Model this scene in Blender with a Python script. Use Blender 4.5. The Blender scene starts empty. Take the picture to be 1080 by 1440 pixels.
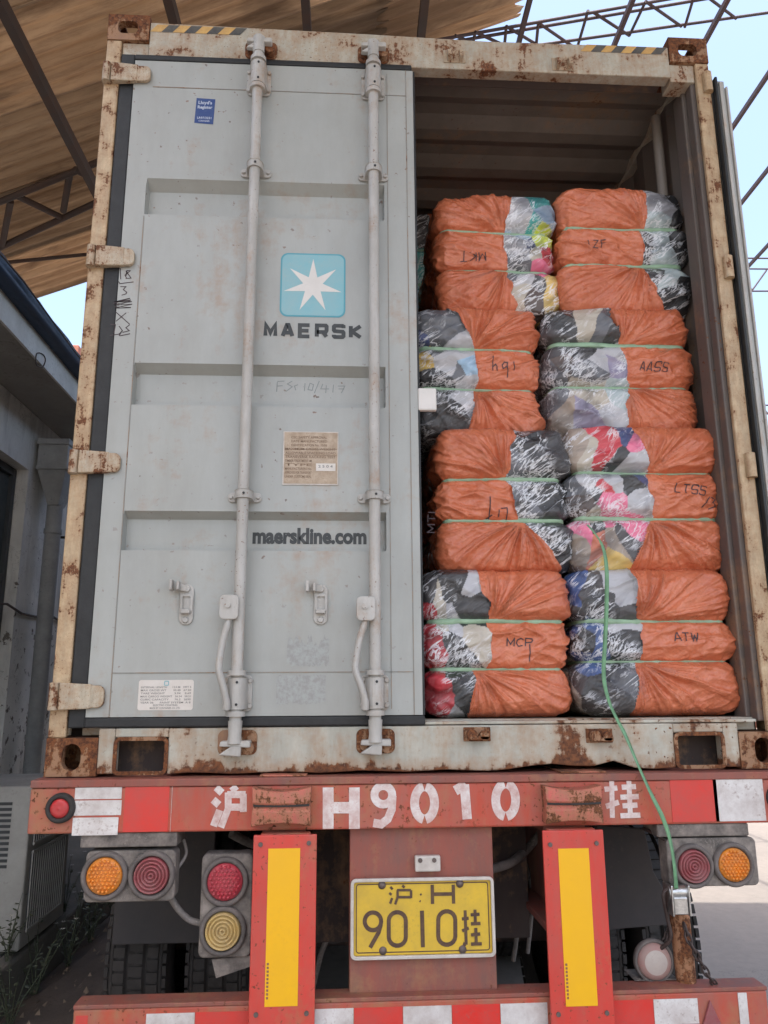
import bpy, math, random
import numpy as np
from mathutils import Vector, Matrix
from mathutils.bvhtree import BVHTree
S = bpy.context.scene
COL = S.collection
random.seed(7)
PI = math.pi

# ---------------------------------------------------------------- camera
CAM = np.array([-.286, -2.663, 1.567]); FPX = 1100.0
def _rot(y, p, r):
    cy, sy, cp, sp, cr, sr = math.cos(y), math.sin(y), math.cos(p), math.sin(p), math.cos(r), math.sin(r)
    f = np.array([-sy*cp, cy*cp, sp]); rt = np.array([cy, sy, 0]); up = np.cross(rt, f)
    return cr*rt + sr*up, -sr*rt + cr*up, f
RT, UP, FW = _rot(*np.radians([-3.29, 12.73, -.33]))
cd = bpy.data.cameras.new('camera'); cam = bpy.data.objects.new('camera', cd); COL.objects.link(cam)
cam.matrix_world = Matrix([[RT[i], UP[i], -FW[i], CAM[i]] for i in range(3)] + [[0, 0, 0, 1]])
cd.sensor_fit = 'VERTICAL'; cd.sensor_height = 36; cd.lens = FPX/1440*36
cd.clip_start = .05; cd.clip_end = 3000
S.camera = cam

# ---------------------------------------------------------------- sky, sun, exposure
SUN_EL, SUN_AZ = math.radians(70), math.radians(186)      # azimuth clockwise from +Y: the sun is high behind the camera
w = bpy.data.worlds.new('World'); S.world = w; w.use_nodes = True
nt = w.node_tree; sky = nt.nodes.new('ShaderNodeTexSky'); sky.sky_type = 'NISHITA'; sky.sun_disc = False
sky.sun_elevation = SUN_EL; sky.sun_rotation = SUN_AZ; sky.air_density = 1.2; sky.dust_density = 5.0; sky.ozone_density = .6
nt.links.new(sky.outputs[0], nt.nodes['Background'].inputs[0]); nt.nodes['Background'].inputs[1].default_value = .15
sl = bpy.data.lights.new('sun', 'SUN'); sl.energy = 2.1; sl.angle = math.radians(.5); sl.color = (1, .95, .87)
so = bpy.data.objects.new('sun', sl); COL.objects.link(so)
sd = Vector((math.sin(SUN_AZ)*math.cos(SUN_EL), math.cos(SUN_AZ)*math.cos(SUN_EL), math.sin(SUN_EL)))
so.rotation_euler = sd.to_track_quat('Z', 'Y').to_euler()
S.view_settings.view_transform = 'Standard'; S.view_settings.look = 'None'
S.view_settings.exposure = 1.62; S.view_settings.gamma = 1
S.render.engine = 'CYCLES'
S.cycles.max_bounces = 8; S.cycles.diffuse_bounces = 5

# ---------------------------------------------------------------- helpers
def ray(x, y): return FW + RT*(x-540)/FPX - UP*(y-720)/FPX
def atY(x, y, Y): d = ray(x, y); return CAM + d*(Y-CAM[1])/d[1]
def atX(x, y, X): d = ray(x, y); return CAM + d*(X-CAM[0])/d[0]
def atZ(x, y, Z): d = ray(x, y); return CAM + d*(Z-CAM[2])/d[2]

def wloc(o):
    v = Vector((0, 0, 0))
    while o is not None: v += o.location; o = o.parent
    return v
def tag(o, label=None, cat=None, group=None, kind=None):
    if label: o['label'] = label
    if cat: o['category'] = cat
    if group: o['group'] = group
    if kind: o['kind'] = kind
    return o
def thing(name, loc, label, cat, group=None):
    o = bpy.data.objects.new(name, None); COL.objects.link(o); o.location = loc; o.empty_display_size = .1
    return tag(o, label, cat, group)

class MB:
    def __init__(s): s.v = []; s.f = []; s.sm = []
    def add(s, vs, fs, smooth=False):
        n = len(s.v); s.v += [tuple(map(float, p)) for p in vs]
        for f in fs: s.f.append(tuple(i+n for i in f)); s.sm.append(smooth)
        return s
    def box(s, x0, x1, y0, y1, z0, z1):
        return s.hexa([(x0,y0,z0),(x1,y0,z0),(x1,y1,z0),(x0,y1,z0),(x0,y0,z1),(x1,y0,z1),(x1,y1,z1),(x0,y1,z1)])
    def hexa(s, p): return s.add(p, [(0,3,2,1),(4,5,6,7),(0,1,5,4),(1,2,6,5),(2,3,7,6),(3,0,4,7)])
    def bar(s, a, b, wd, ht, up=(0,0,1)):
        a = Vector(a); b = Vector(b); d = (b-a).normalized(); u = Vector(up)
        r = d.cross(u).normalized(); u = r.cross(d)
        r *= wd/2; u *= ht/2
        return s.hexa([a-r-u, a+r-u, b+r-u, b-r-u, a-r+u, a+r+u, b+r+u, b-r+u])
    def tube(s, pts, r, n=14, caps=True, flat=1.0):
        pts = [Vector(p) for p in pts]; rs = r if isinstance(r, (list, tuple)) else [r]*len(pts)
        vs = []; fs = []; ref = None
        for i, p in enumerate(pts):
            d = (pts[min(i+1, len(pts)-1)] - pts[max(i-1, 0)]).normalized()
            if ref is None: ref = Vector((0,0,1)) if abs(d.z) < .9 else Vector((1,0,0))
            a = d.cross(ref).normalized(); b = a.cross(d).normalized(); ref = b
            for k in range(n):
                t = 2*PI*k/n; vs.append(p + a*math.cos(t)*rs[i] + b*math.sin(t)*rs[i]*flat)
        for i in range(len(pts)-1):
            for k in range(n):
                k2 = (k+1) % n; fs.append((i*n+k, i*n+k2, (i+1)*n+k2, (i+1)*n+k))
        s.add(vs, fs, True)
        if caps:
            m = len(pts)-1; s.add(vs[:n], [tuple(reversed(range(n)))]); s.add(vs[m*n:], [tuple(range(n))])
        return s
    def lathe(s, prof, c, axis, n=40):      # prof: list of (radius, distance along axis)
        c = Vector(c); ax = Vector(axis).normalized(); ref = Vector((0,0,1)) if abs(ax.z) < .9 else Vector((1,0,0))
        a = ax.cross(ref).normalized(); b = a.cross(ax)
        vs = []; fs = []
        for r, h in prof:
            for k in range(n):
                t = 2*PI*k/n; vs.append(c + ax*h + (a*math.cos(t) + b*math.sin(t))*r)
        for i in range(len(prof)-1):
            for k in range(n):
                k2 = (k+1) % n; fs.append((i*n+k, (i+1)*n+k, (i+1)*n+k2, i*n+k2))
        s.add(vs, fs, True); return s
    def prism(s, poly, y0, y1):             # poly in x,z; extruded along y
        n = len(poly); vs = [(x, y0, z) for x, z in poly] + [(x, y1, z) for x, z in poly]
        fs = [tuple(range(n)), tuple(reversed(range(n, 2*n)))]
        fs += [(i, i+n, (i+1) % n + n, (i+1) % n) for i in range(n)]
        return s.add(vs, fs)
    def flat(s, poly, y): return s.add([(x, y, z) for x, z in poly], [tuple(range(len(poly)))])
    def build(s, name, mat, parent=None, bevel=0, solid=0, seg=2, label=None):
        m = bpy.data.meshes.new(name); off = wloc(parent) if parent else Vector((0,0,0))
        m.from_pydata([(v[0]-off.x, v[1]-off.y, v[2]-off.z) for v in s.v], [], s.f); m.update()
        m.polygons.foreach_set('use_smooth', s.sm)
        if mat: m.materials.append(mat)
        o = bpy.data.objects.new(name, m); COL.objects.link(o); o.parent = parent
        if solid: md = o.modifiers.new('solid', 'SOLIDIFY'); md.thickness = solid; md.offset = 0
        if bevel:
            md = o.modifiers.new('bevel', 'BEVEL'); md.width = bevel; md.segments = seg; md.limit_method = 'ANGLE'; md.angle_limit = math.radians(40)
        if label: o['label'] = label
        return o
def rrect(x0, x1, z0, z1, r, n=6):
    out = []
    for cx, cz, a0 in ((x1-r, z0+r, -90), (x1-r, z1-r, 0), (x0+r, z1-r, 90), (x0+r, z0+r, 180)):
        for k in range(n+1):
            t = math.radians(a0+90*k/n); out.append((cx+r*math.cos(t), cz+r*math.sin(t)))
    return out
def ribbon(pts, wd, closed=False):
    """thick mitred stroke in 2-D -> verts, quads"""
    pts = [np.array(p, float) for p in pts]; n = len(pts); L = []; R_ = []
    for i in range(n):
        a = pts[i-1] if (i > 0 or closed) else None; b = pts[(i+1) % n] if (i < n-1 or closed) else None
        def nrm(p, q): d = (q-p)/(np.linalg.norm(q-p)+1e-9); return np.array([-d[1], d[0]])
        if a is None: m = nrm(pts[i], b)
        elif b is None: m = nrm(a, pts[i])
        else:
            n1, n2 = nrm(a, pts[i]), nrm(pts[i], b); m = n1+n2; l = np.linalg.norm(m)
            m = n1 if l < .3 else m/l/max(.45, (m/l)@n1)
        L.append(pts[i]+m*wd/2); R_.append(pts[i]-m*wd/2)
    vs = L + R_; k = n if closed else n-1
    return vs, [(i+n, (i+1) % n+n, (i+1) % n, i) for i in range(k)]
def smooth_line(pts, k=6):
    pts = [np.array(p, float) for p in pts]; out = []
    for i in range(len(pts)-1):
        p0 = pts[max(i-1, 0)]; p1 = pts[i]; p2 = pts[i+1]; p3 = pts[min(i+2, len(pts)-1)]
        for j in range(k):
            t = j/k
            out.append(.5*((2*p1)+(-p0+p2)*t+(2*p0-5*p1+4*p2-p3)*t*t+(-p0+3*p1-3*p2+p3)*t**3))
    out.append(pts[-1]); return out
def ell(cx, cz, rx, rz, a0=0, a1=360, n=20):
    return [(cx+rx*math.cos(math.radians(a0+(a1-a0)*k/n)), cz+rz*math.sin(math.radians(a0+(a1-a0)*k/n))) for k in range(n+1)]
def strokes(mb, lines, fn, wd):
    for ln in lines:
        cl = len(ln) > 2 and abs(ln[0][0]-ln[-1][0]) + abs(ln[0][1]-ln[-1][1]) < 1e-6
        vs, fs = ribbon(ln[:-1] if cl else ln, wd, cl)
        mb.add([fn(*p) for p in vs], fs)
    return mb
def text(name, s, x0, x1, z0, z1, y, mat, parent, bold=0, label=None):
    """lettering fitted into the rectangle, facing -Y"""
    c = bpy.data.curves.new(name, 'FONT'); c.body = s; c.offset = bold; c.resolution_u = 3
    t = bpy.data.objects.new('t', c); COL.objects.link(t)
    dg = bpy.context.evaluated_depsgraph_get(); m = bpy.data.meshes.new_from_object(t.evaluated_get(dg))
    bpy.data.objects.remove(t)
    n = len(m.vertices); a = np.empty(n*3); m.vertices.foreach_get('co', a); a = a.reshape(-1, 3)
    lo, hi = a.min(0), a.max(0); off = wloc(parent)
    b = np.stack([x0+(a[:,0]-lo[0])/(hi[0]-lo[0])*(x1-x0)-off.x, np.full(n, y-off.y), z0+(a[:,1]-lo[1])/(hi[1]-lo[1])*(z1-z0)-off.z], 1)
    m.vertices.foreach_set('co', b.ravel()); m.update(); m.name = name
    m.materials.clear(); m.materials.append(mat)
    o = bpy.data.objects.new(name, m); COL.objects.link(o); o.parent = parent
    if label: o['label'] = label
    return o

# ---------------------------------------------------------------- materials
class NT:
    def __init__(s, name):
        s.m = bpy.data.materials.new(name); s.m.use_nodes = True; s.t = s.m.node_tree; s.b = s.t.nodes['Principled BSDF']
        s.tc = s.t.nodes.new('ShaderNodeTexCoord').outputs['Object']
    def n(s, typ, **k):
        nd = s.t.nodes.new(typ)
        for a, v in k.items(): setattr(nd, a, v)
        return nd
    def l(s, a, b): s.t.links.new(a, b)
    def map(s, sc=(1,1,1), loc=(0,0,0), rot=(0,0,0), src=None):
        m = s.n('ShaderNodeMapping'); s.l(src or s.tc, m.inputs[0]); m.inputs[1].default_value = loc; m.inputs[2].default_value = rot; m.inputs[3].default_value = sc
        return m.outputs[0]
    def noise(s, scale, detail=4, rough=.55, vec=None, dist=0):
        n = s.n('ShaderNodeTexNoise'); s.l(vec or s.tc, n.inputs[0]); n.inputs['Scale'].default_value = scale
        n.inputs['Detail'].default_value = detail; n.inputs['Roughness'].default_value = rough; n.inputs['Distortion'].default_value = dist
        return n.outputs[0]
    def vor(s, scale, vec=None, feature='F1', out=0):
        n = s.n('ShaderNodeTexVoronoi', feature=feature); s.l(vec or s.tc, n.inputs['Vector']); n.inputs['Scale'].default_value = scale; return n.outputs[out]
    def ramp(s, v, a, b, lo=0., hi=1.):
        r = s.n('ShaderNodeMapRange'); s.l(v, r.inputs[0]); r.inputs[1].default_value = a; r.inputs[2].default_value = b
        r.inputs[3].default_value = lo; r.inputs[4].default_value = hi; return r.outputs[0]
    def math(s, op, a, b=None):
        m = s.n('ShaderNodeMath', operation=op)
        for i, v in enumerate((a, b)):
            if v is None: continue
            if isinstance(v, (int, float)): m.inputs[i].default_value = v
            else: s.l(v, m.inputs[i])
        return m.outputs[0]
    def mix(s, f, a, b, mode='MIX'):
        m = s.n('ShaderNodeMix', data_type='RGBA', blend_type=mode)
        for i, v in ((0, f), (6, a), (7, b)):
            if isinstance(v, (int, float)): m.inputs[i].default_value = v
            elif isinstance(v, tuple): m.inputs[i].default_value = (*v, 1)
            else: s.l(v, m.inputs[i])
        return m.outputs[2]
    def aniso(s, deg, sc, axis='Y', seed=0.):
        m = s.n('ShaderNodeMapping'); s.l(s.tc, m.inputs[0]); a = math.radians(deg)
        m.inputs[2].default_value = (0, a, 0) if axis == 'Y' else (0, 0, a)
        m2 = s.n('ShaderNodeMapping'); s.l(m.outputs[0], m2.inputs[0]); m2.inputs[3].default_value = sc; m2.inputs[1].default_value = (seed, seed, seed); return m2.outputs[0]
    def bump(s, h, strength=.3, dist=.01, prev=None):
        b = s.n('ShaderNodeBump'); s.l(h, b.inputs['Height']); b.inputs['Strength'].default_value = strength; b.inputs['Distance'].default_value = dist
        if prev: s.l(prev, b.inputs['Normal'])
        return b.outputs[0]
    def out(s, col=None, rough=None, normal=None, **k):
        for key, v in (('Base Color', col), ('Roughness', rough), ('Normal', normal)):
            if v is None: continue
            i = s.b.inputs[key]
            if isinstance(v, (int, float)): i.default_value = v
            elif isinstance(v, tuple): i.default_value = (*v, 1)
            else: s.l(v, i)
        for key, v in k.items(): s.b.inputs[key.replace('_', ' ')].default_value = v
        return s.m
def z_of(t): sp = t.n('ShaderNodeSeparateXYZ'); t.l(t.tc, sp.inputs[0]); return sp.outputs

def painted(name, base, rust=.2, scale=3., dirt=.25, streak=True, rough=.5, chips=.5, dent=.3, grad=None, dirtcol=(.10,.085,.065)):
    """weathered paint over steel; rust 0..1; grad = (z_where_rust_is_full, z_where_none)"""
    t = NT(name)
    n1 = t.noise(scale, 6, .6, dist=.3); n2 = t.noise(scale*9, 5, .7)
    st = t.noise(scale*2.2, 4, .6, vec=t.map((3.5, 3.5, .45)))
    f = t.math('ADD', t.math('MULTIPLY', n1, .55), t.math('ADD', t.math('MULTIPLY', n2, .25), t.math('MULTIPLY', st, .2 if streak else .0)))
    if not streak: f = t.math('MULTIPLY', f, 1.25)
    if grad:
        g = t.ramp(z_of(t)[2], grad[0], grad[1], grad[2] if len(grad) > 2 else .14, 0); f = t.math('ADD', f, g)
    thr = .66 - .26*rust
    rm = t.ramp(f, thr, thr+.035)
    halo = t.ramp(f, thr-.12, thr+.02, 0, .65)
    ch = t.ramp(t.noise(scale*16+8, 3, .5), .70-.06*chips, .73-.06*chips)
    ch = t.math('MULTIPLY', ch, t.ramp(t.noise(1.7, 2), .42, .6, 0, min(1, chips*1.4)))
    rm = t.math('MAXIMUM', rm, ch)
    rc = t.mix(t.ramp(t.noise(scale*14, 6, .7), .35, .65), (.055,.022,.013), (.23,.085,.032))
    var = t.mix(t.ramp(t.noise(scale*.8+.5, 5, .6), .3, .7), tuple(c*.90 for c in base), tuple(min(1, c*1.07) for c in base))
    dm = t.ramp(t.noise(scale*1.3, 8, .7, vec=t.map((2.2, 2.2, .6))), .38, .72, 0, dirt)
    c = t.mix(dm, var, dirtcol)
    c = t.mix(halo, c, (.34,.19,.09)); c = t.mix(rm, c, rc)
    b = t.bump(n2, .12, .004); b = t.bump(rm, .5, -.0012, b); b = t.bump(t.noise(2.2, 2, .4), dent, .012, b)
    return t.out(c, t.math('ADD', t.math('MULTIPLY', rm, .35), rough), b)

M = {}
M['door'] = painted('door_grey_paint', (.385,.398,.378), rust=.03, scale=2.2, dirt=.30, rough=.42, chips=.45, dent=.7, dirtcol=(.22,.20,.16))
M['rod'] = painted('rod_grey_paint', (.47,.455,.425), rust=.04, scale=6, dirt=.45, rough=.45, chips=.6, dirtcol=(.2,.17,.13))
M['frame'] = painted('frame_cream_paint', (.47,.44,.36), rust=.44, scale=8, dirt=.35, chips=1, dent=.5)
M['post'] = painted('post_cream_paint', (.56,.42,.26), rust=.47, scale=13, dirt=.4, chips=1, dent=.6)
M['sill'] = painted('sill_cream_paint', (.49,.48,.41), rust=.30, scale=3.4, dirt=.45, chips=1, dent=.8, grad=(.0,.055,.16))
M['casting'] = painted('casting_rusty_steel', (.30,.16,.10), rust=.80, scale=7, dirt=.5, rough=.7, dent=.8)
M['hinge'] = painted('hinge_cream_paint', (.52,.45,.34), rust=.50, scale=14, dirt=.4, chips=1)
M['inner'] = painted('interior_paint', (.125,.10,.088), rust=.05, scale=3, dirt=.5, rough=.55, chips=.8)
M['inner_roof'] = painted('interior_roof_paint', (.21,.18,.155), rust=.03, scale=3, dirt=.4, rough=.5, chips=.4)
M['red'] = painted('trailer_red_paint', (.50,.072,.038), rust=.2, scale=3.5, dirt=.7, rough=.6, chips=1., dirtcol=(.26,.15,.12))
M['redbright'] = painted('post_red_paint', (.62,.05,.035), rust=.04, scale=5, dirt=.4, rough=.45, chips=.6, dirtcol=(.3,.15,.12))
M['reddark'] = painted('dusty_red_paint', (.30,.085,.06), rust=.12, scale=5, dirt=.7, rough=.65, chips=.6, dirtcol=(.14,.10,.085))
M['chip_red'] = painted('chipped_pink_red_paint', (.58,.13,.10), rust=.62, scale=14, dirt=.4, chips=1, rough=.6)
M['chassis'] = painted('chassis_dark_paint', (.045,.03,.027), rust=.2, scale=4, dirt=.5, rough=.8, dirtcol=(.07,.055,.045))
M['rustpole'] = painted('rusty_pole', (.38,.15,.08), rust=.62, scale=9, dirt=.4, rough=.7)
def plain(name, col, rough=.6, var=.15, sc=8., bmp=.15, **k):
    t = NT(name); c = t.mix(t.ramp(t.noise(sc, 6, .65), .3, .7), tuple(x*(1-var) for x in col), tuple(min(1, x*(1+var)) for x in col))
    return t.out(c, rough, t.bump(t.noise(sc*6, 4, .6), bmp, .003), **k)
def dirty(name, col, dcol=(.16,.14,.12), amt=.5, rough=.5, sc=9.):
    t = NT(name); m = t.ramp(t.noise(sc, 8, .7), .36, .68, 0, amt); sp_ = t.math('MULTIPLY', t.ramp(t.noise(sc*7+20, 4, .7), .50, .66, 0, min(.9, amt*1.1)), t.ramp(t.noise(sc*.7, 3), .38, .6)); m = t.math('MAXIMUM', m, sp_); c = t.mix(m, col, dcol)
    return t.out(c, t.math('ADD', t.math('MULTIPLY', m, .5), rough), t.bump(t.noise(sc*8, 4, .6), .15, .002))
M['gasket'] = plain('rubber_gasket', (.018,.019,.02), .6, .35, 12, .4)
M['rubber'] = plain('tyre_rubber', (.034,.030,.028), .8, .4, 14, .3)
M['flap'] = dirty('mud_flap_rubber', (.035,.032,.034), (.10,.085,.08), .7, .6, 4)
M['ink'] = plain('marker_ink', (.06,.04,.045), .7, .1)
M['inkfaint'] = plain('faint_marker_ink', (.24,.26,.255), .7, .1)
M['black'] = dirty('black_lettering', (.025,.03,.032), (.2,.2,.19), .25, .5, 14)
M['blue'] = dirty('blue_emblem_paint', (.20,.46,.52), (.38,.46,.46), .6, .5, 5)
M['blueedge'] = dirty('blue_emblem_edge', (.08,.33,.41), (.15,.36,.42), .5, .5, 12)
M['white'] = dirty('white_emblem_paint', (.72,.69,.65), (.5,.48,.44), .3, .5, 9)
M['stencil'] = dirty('white_stencil_paint', (.74,.69,.66), (.42,.13,.09), .62, .65, 26)
M['tape_w'] = dirty('white_reflective_tape', (.72,.70,.68), (.36,.28,.25), .75, .35, 9)
M['tape_r'] = dirty('red_reflective_tape', (.68,.03,.022), (.38,.10,.08), .55, .3, 7)
M['yellow'] = dirty('yellow_reflective_panel', (.88,.47,.005), (.70,.36,.03), .22, .35, 6)
M['plate'] = dirty('yellow_plate', (.70,.46,.035), (.40,.27,.06), .5, .4, 13)
M['platechar'] = dirty('plate_characters', (.06,.03,.025), (.25,.15,.06), .45, .5, 40)
M['alu'] = dirty('plate_rim_metal', (.62,.58,.53), (.3,.24,.2), .5, .35, 18)
M['screw'] = plain('grey_screw', (.12,.09,.08), .5, .3, 60)
M['lampbox'] = dirty('dusty_lamp_box', (.085,.075,.068), (.34,.295,.26), .85, .8, 17)
M['lampring'] = dirty('dusty_lamp_ring', (.09,.08,.075), (.26,.22,.2), .6, .7, 16)
M['lens_o'] = dirty('amber_lens', (.80,.25,.02), (.42,.22,.10), .55, .22, 30)
M['lens_r'] = dirty('dull_red_lens', (.28,.05,.06), (.27,.14,.13), .75, .35, 22)
M['lens_r2'] = dirty('bright_red_lens', (.50,.035,.06), (.34,.13,.13), .6, .25, 22)
M['lens_y'] = dirty('dusty_yellow_lens', (.55,.38,.13), (.36,.27,.16), .6, .4, 22)
M['lens_w'] = dirty('clear_white_lens', (.46,.41,.37), (.33,.25,.22), .55, .35, 14)
M['lens_red'] = dirty('red_marker_lens', (.55,.02,.025), (.3,.1,.09), .5, .3, 20)
M['beige'] = dirty('aged_paper_plate', (.50,.40,.30), (.24,.17,.11), .6, .55, 30)
M['beigetext'] = dirty('faded_brown_print', (.15,.09,.05), (.4,.3,.22), .6, .6, 60)
M['label_w'] = dirty('white_label', (.68,.64,.59), (.5,.44,.37), .3, .5, 12)
M['label_t'] = plain('grey_print', (.22,.21,.2), .6, .2)
M['blue_s'] = dirty('navy_sticker', (.015,.05,.20), (.1,.14,.22), .4, .4, 25)
M['stick_t'] = dirty('pale_print', (.55,.6,.68), (.1,.15,.3), .4, .5, 50)
M['haz_y'] = dirty('hazard_yellow', (.62,.38,.12), (.28,.14,.07), .6, .5, 14)
M['haz_b'] = dirty('hazard_black', (.05,.05,.05), (.2,.18,.14), .55, .5, 14)
M['strapg'] = plain('green_strap', (.28,.42,.28), .4, .2, 20, .2)
M['steel'] = plain('zinc_steel', (.55,.55,.54), .3, .3, 30, .3, Metallic=.9)
M['chain'] = plain('dark_chain', (.07,.05,.045), .6, .4, 60, .5, Metallic=.3)
M['hose'] = dirty('dusty_hose', (.12,.11,.10), (.35,.31,.29), .8, .7, 12)
M['navy'] = dirty('navy_gutter', (.012,.032,.075), (.04,.05,.07), .6, .5, 5)
M['pipe'] = dirty('grey_downpipe', (.36,.37,.37), (.16,.16,.155), .5, .55, 5)
M['ac'] = dirty('aircon_casing', (.42,.42,.40), (.22,.20,.18), .5, .5, 4)
M['fin'] = plain('dark_grille', (.05,.055,.06), .5, .2)
M['darksteel'] = dirty('dark_roof_steel', (.035,.025,.022), (.10,.05,.03), .5, .7, 6)
M['skysteel'] = dirty('painted_truss_steel', (.045,.036,.042), (.13,.06,.05), .5, .6, 6)
M['brick'] = plain('brick_red', (.32,.12,.08), .8, .3, 9)
def stucco():
    t = NT('stained_white_wall')
    n = t.noise(1.1, 8, .65, dist=.4); st = t.noise(1.8, 6, .6, vec=t.map((3, 3, .5)))
    c = t.mix(t.ramp(n, .35, .68), (.82,.81,.77), (.55,.54,.51)); c = t.mix(t.ramp(st, .52, .75, 0, .7), c, (.22,.21,.20))
    crack = t.ramp(t.math('ABSOLUTE', t.math('SUBTRACT', t.noise(2.6, 7, .7, dist=.5), .5)), 0, .004, 1, 0)
    crack = t.math('MULTIPLY', crack, t.ramp(t.noise(1.2), .46, .58))
    peel = t.ramp(t.math('ADD', t.noise(9, 6, .7), t.ramp(z_of(t)[2], 0, 3.5, .10, -.08)), .60, .63)
    c = t.mix(peel, c, (.17,.15,.13)); c = t.mix(crack, c, (.07,.065,.06))
    return t.out(c, .85, t.bump(peel, .6, -.004, t.bump(t.noise(30, 5, .7), .4, .006)))
M['stucco'] = stucco()
M['soffit'] = dirty('concrete_soffit', (.34,.325,.30), (.10,.09,.085), .5, .9, 1.2)
M['fascia'] = dirty('fascia_render', (.68,.68,.66), (.34,.33,.31), .6, .9, 2.5)
M['doorgreen'] = dirty('dark_shutter', (.07,.085,.085), (.035,.035,.035), .6, .6, 2)
def conc(name, a, b, sc=1.):
    t = NT(name); c = t.mix(t.ramp(t.noise(.6*sc, 8, .6), .3, .7), a, b); c = t.mix(t.ramp(t.noise(14*sc, 5, .7), .4, .7, 0, .35), c, tuple(x*.7 for x in a))
    ck = t.ramp(t.math('ABSOLUTE', t.math('SUBTRACT', t.noise(.5, 7, .65), .5)), 0, .002, 1, 0); c = t.mix(t.math('MULTIPLY', ck, .5), c, tuple(x*.5 for x in a))
    return t.out(c, .85, t.bump(t.noise(25*sc, 6, .7), .3, .006))
M['ground'] = conc('yard_concrete', (.21,.185,.165), (.27,.235,.205))
M['soil'] = conc('gutter_soil', (.07,.055,.045), (.15,.115,.095), 4)
M['plinth'] = conc('plinth_concrete', (.13,.125,.115), (.22,.21,.19), 3)
def roofm():
    t = NT('weathered_roof_sheet')
    va = t.aniso(11.3, (.22, 4.5, 1), 'Z')
    g = t.noise(1.3, 8, .65, vec=va, dist=.4); g2 = t.noise(5, 8, .78, vec=va); big = t.noise(.55, 6, .65, vec=t.aniso(11.3, (.5, 1.8, 1), 'Z', 5.), dist=.8)
    c = t.mix(t.ramp(g, .32, .68), (.42,.295,.185), (.60,.455,.31)); c = t.mix(t.ramp(g2, .46, .64, 0, .5), c, (.17,.095,.052))
    c = t.mix(t.ramp(big, .52, .60, 0, .6), c, (.10,.058,.035))
    oi = t.n('ShaderNodeObjectInfo'); va_ = t.ramp(oi.outputs['Random'], 0, 1, .62, 1.12); hs = t.n('ShaderNodeHueSaturation'); t.l(c, hs.inputs['Color']); t.l(va_, hs.inputs['Value']); c = hs.outputs[0]
    t.out(c, .8, t.bump(g2, .4, .01))
    tr = t.n('ShaderNodeBsdfTranslucent'); t.l(c, tr.inputs[0]); mx = t.n('ShaderNodeMixShader'); mx.inputs[0].default_value = .30
    t.l(t.b.outputs[0], mx.inputs[1]); t.l(tr.outputs[0], mx.inputs[2]); t.l(mx.outputs[0], t.t.nodes['Material Output'].inputs[0])
    return t.m
M['roof'] = roofm()
def orange():
    t = NT('orange_woven_wrap')
    cr = t.noise(5, 6, .65, vec=t.aniso(40, (1.3, 6, 7)), dist=.5); cr2 = t.noise(5, 5, .6, vec=t.aniso(-28, (1.2, 5, 6), 'Y', 3.), dist=.7)
    c = t.mix(t.ramp(t.noise(4, 5, .6), .3, .7), (.52,.128,.055), (.66,.195,.092))
    c = t.mix(t.ramp(t.noise(60, 3, .6, vec=t.map((1,1,.25))), .45, .75, 0, .22), c, (.76,.33,.19))
    b = t.bump(cr, .6, .020); b = t.bump(cr2, .5, .016, b); b = t.bump(t.noise(240, 2, .5), .15, .001, b)
    return t.out(c, t.ramp(t.noise(12, 3), .3, .7, .17, .32), b, Coat_Weight=.35, Coat_Roughness=.22)
M['orange'] = orange()
def cloth():
    t = NT('film_wrapped_clothes')
    a = t.n('ShaderNodeVertexColor'); a.layer_name = 'patch'
    s1 = t.noise(6, 7, .62, vec=t.aniso(35, (.8, 4, 5), 'Y', 1.3), dist=.25); s2 = t.noise(7, 6, .6, vec=t.aniso(60, (.8, 4, 4.5), 'Y', 4.1), dist=.25)
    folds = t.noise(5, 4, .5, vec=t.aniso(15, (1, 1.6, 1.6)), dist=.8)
    c = t.mix(t.ramp(folds, .36, .52, .7, .0), a.outputs[0], t.mix(1, a.outputs[0], (.20,.20,.23), 'MULTIPLY'))  # fold shade painted in: cloth colour darkened in the hollows
    # milky film creases plus white sheen, both painted into the colour in clusters
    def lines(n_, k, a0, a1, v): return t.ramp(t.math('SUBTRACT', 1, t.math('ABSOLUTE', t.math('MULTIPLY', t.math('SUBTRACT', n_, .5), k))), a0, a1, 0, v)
    milk_sheen = t.math('MAXIMUM', t.math('MULTIPLY', lines(s1, 15, .45, .95, .9), t.ramp(t.noise(6, 2, .5), .43, .55)), t.math('MULTIPLY', lines(s2, 15, .5, .95, .85), t.ramp(t.noise(7, 2, .5, vec=t.aniso(0, (1,1,1), 'Y', 4.)), .50, .60)))
    c = t.mix(milk_sheen, c, (.80,.81,.84))
    b = t.bump(folds, .6, .03); b2 = t.bump(s1, .8, .03, b); b2 = t.bump(s2, .6, .02, b2)
    t.out(c, .7, b, Coat_Weight=1.0, Coat_Roughness=.13, Coat_IOR=1.7); t.l(b2, t.b.inputs['Coat Normal'])
    return t.m
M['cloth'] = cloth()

# ================================================================= SETTING: ground
gnd = MB(); gnd.add([(-600,-600,0),(600,-600,0),(600,900,0),(-600,900,0)], [(0,1,2,3)])
tag(gnd.build('ground', M['ground']), kind='structure')
sb = MB(); N = 40
vs = []; fs = []
for i in range(N+1):
    for j in range(7):
        x = -1.9 + j*.11 + (.03*math.sin(i*1.7+j) if j == 6 else 0); y = -1 + i*.45
        vs.append((x, y, .004 + .03*random.random()*(j < 6)))
for i in range(N):
    for j in range(6): a = i*7+j; fs.append((a, a+1, a+8, a+7))
sb.add(vs, fs); tag(sb.build('soil_strip', M['soil']), kind='structure')

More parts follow.
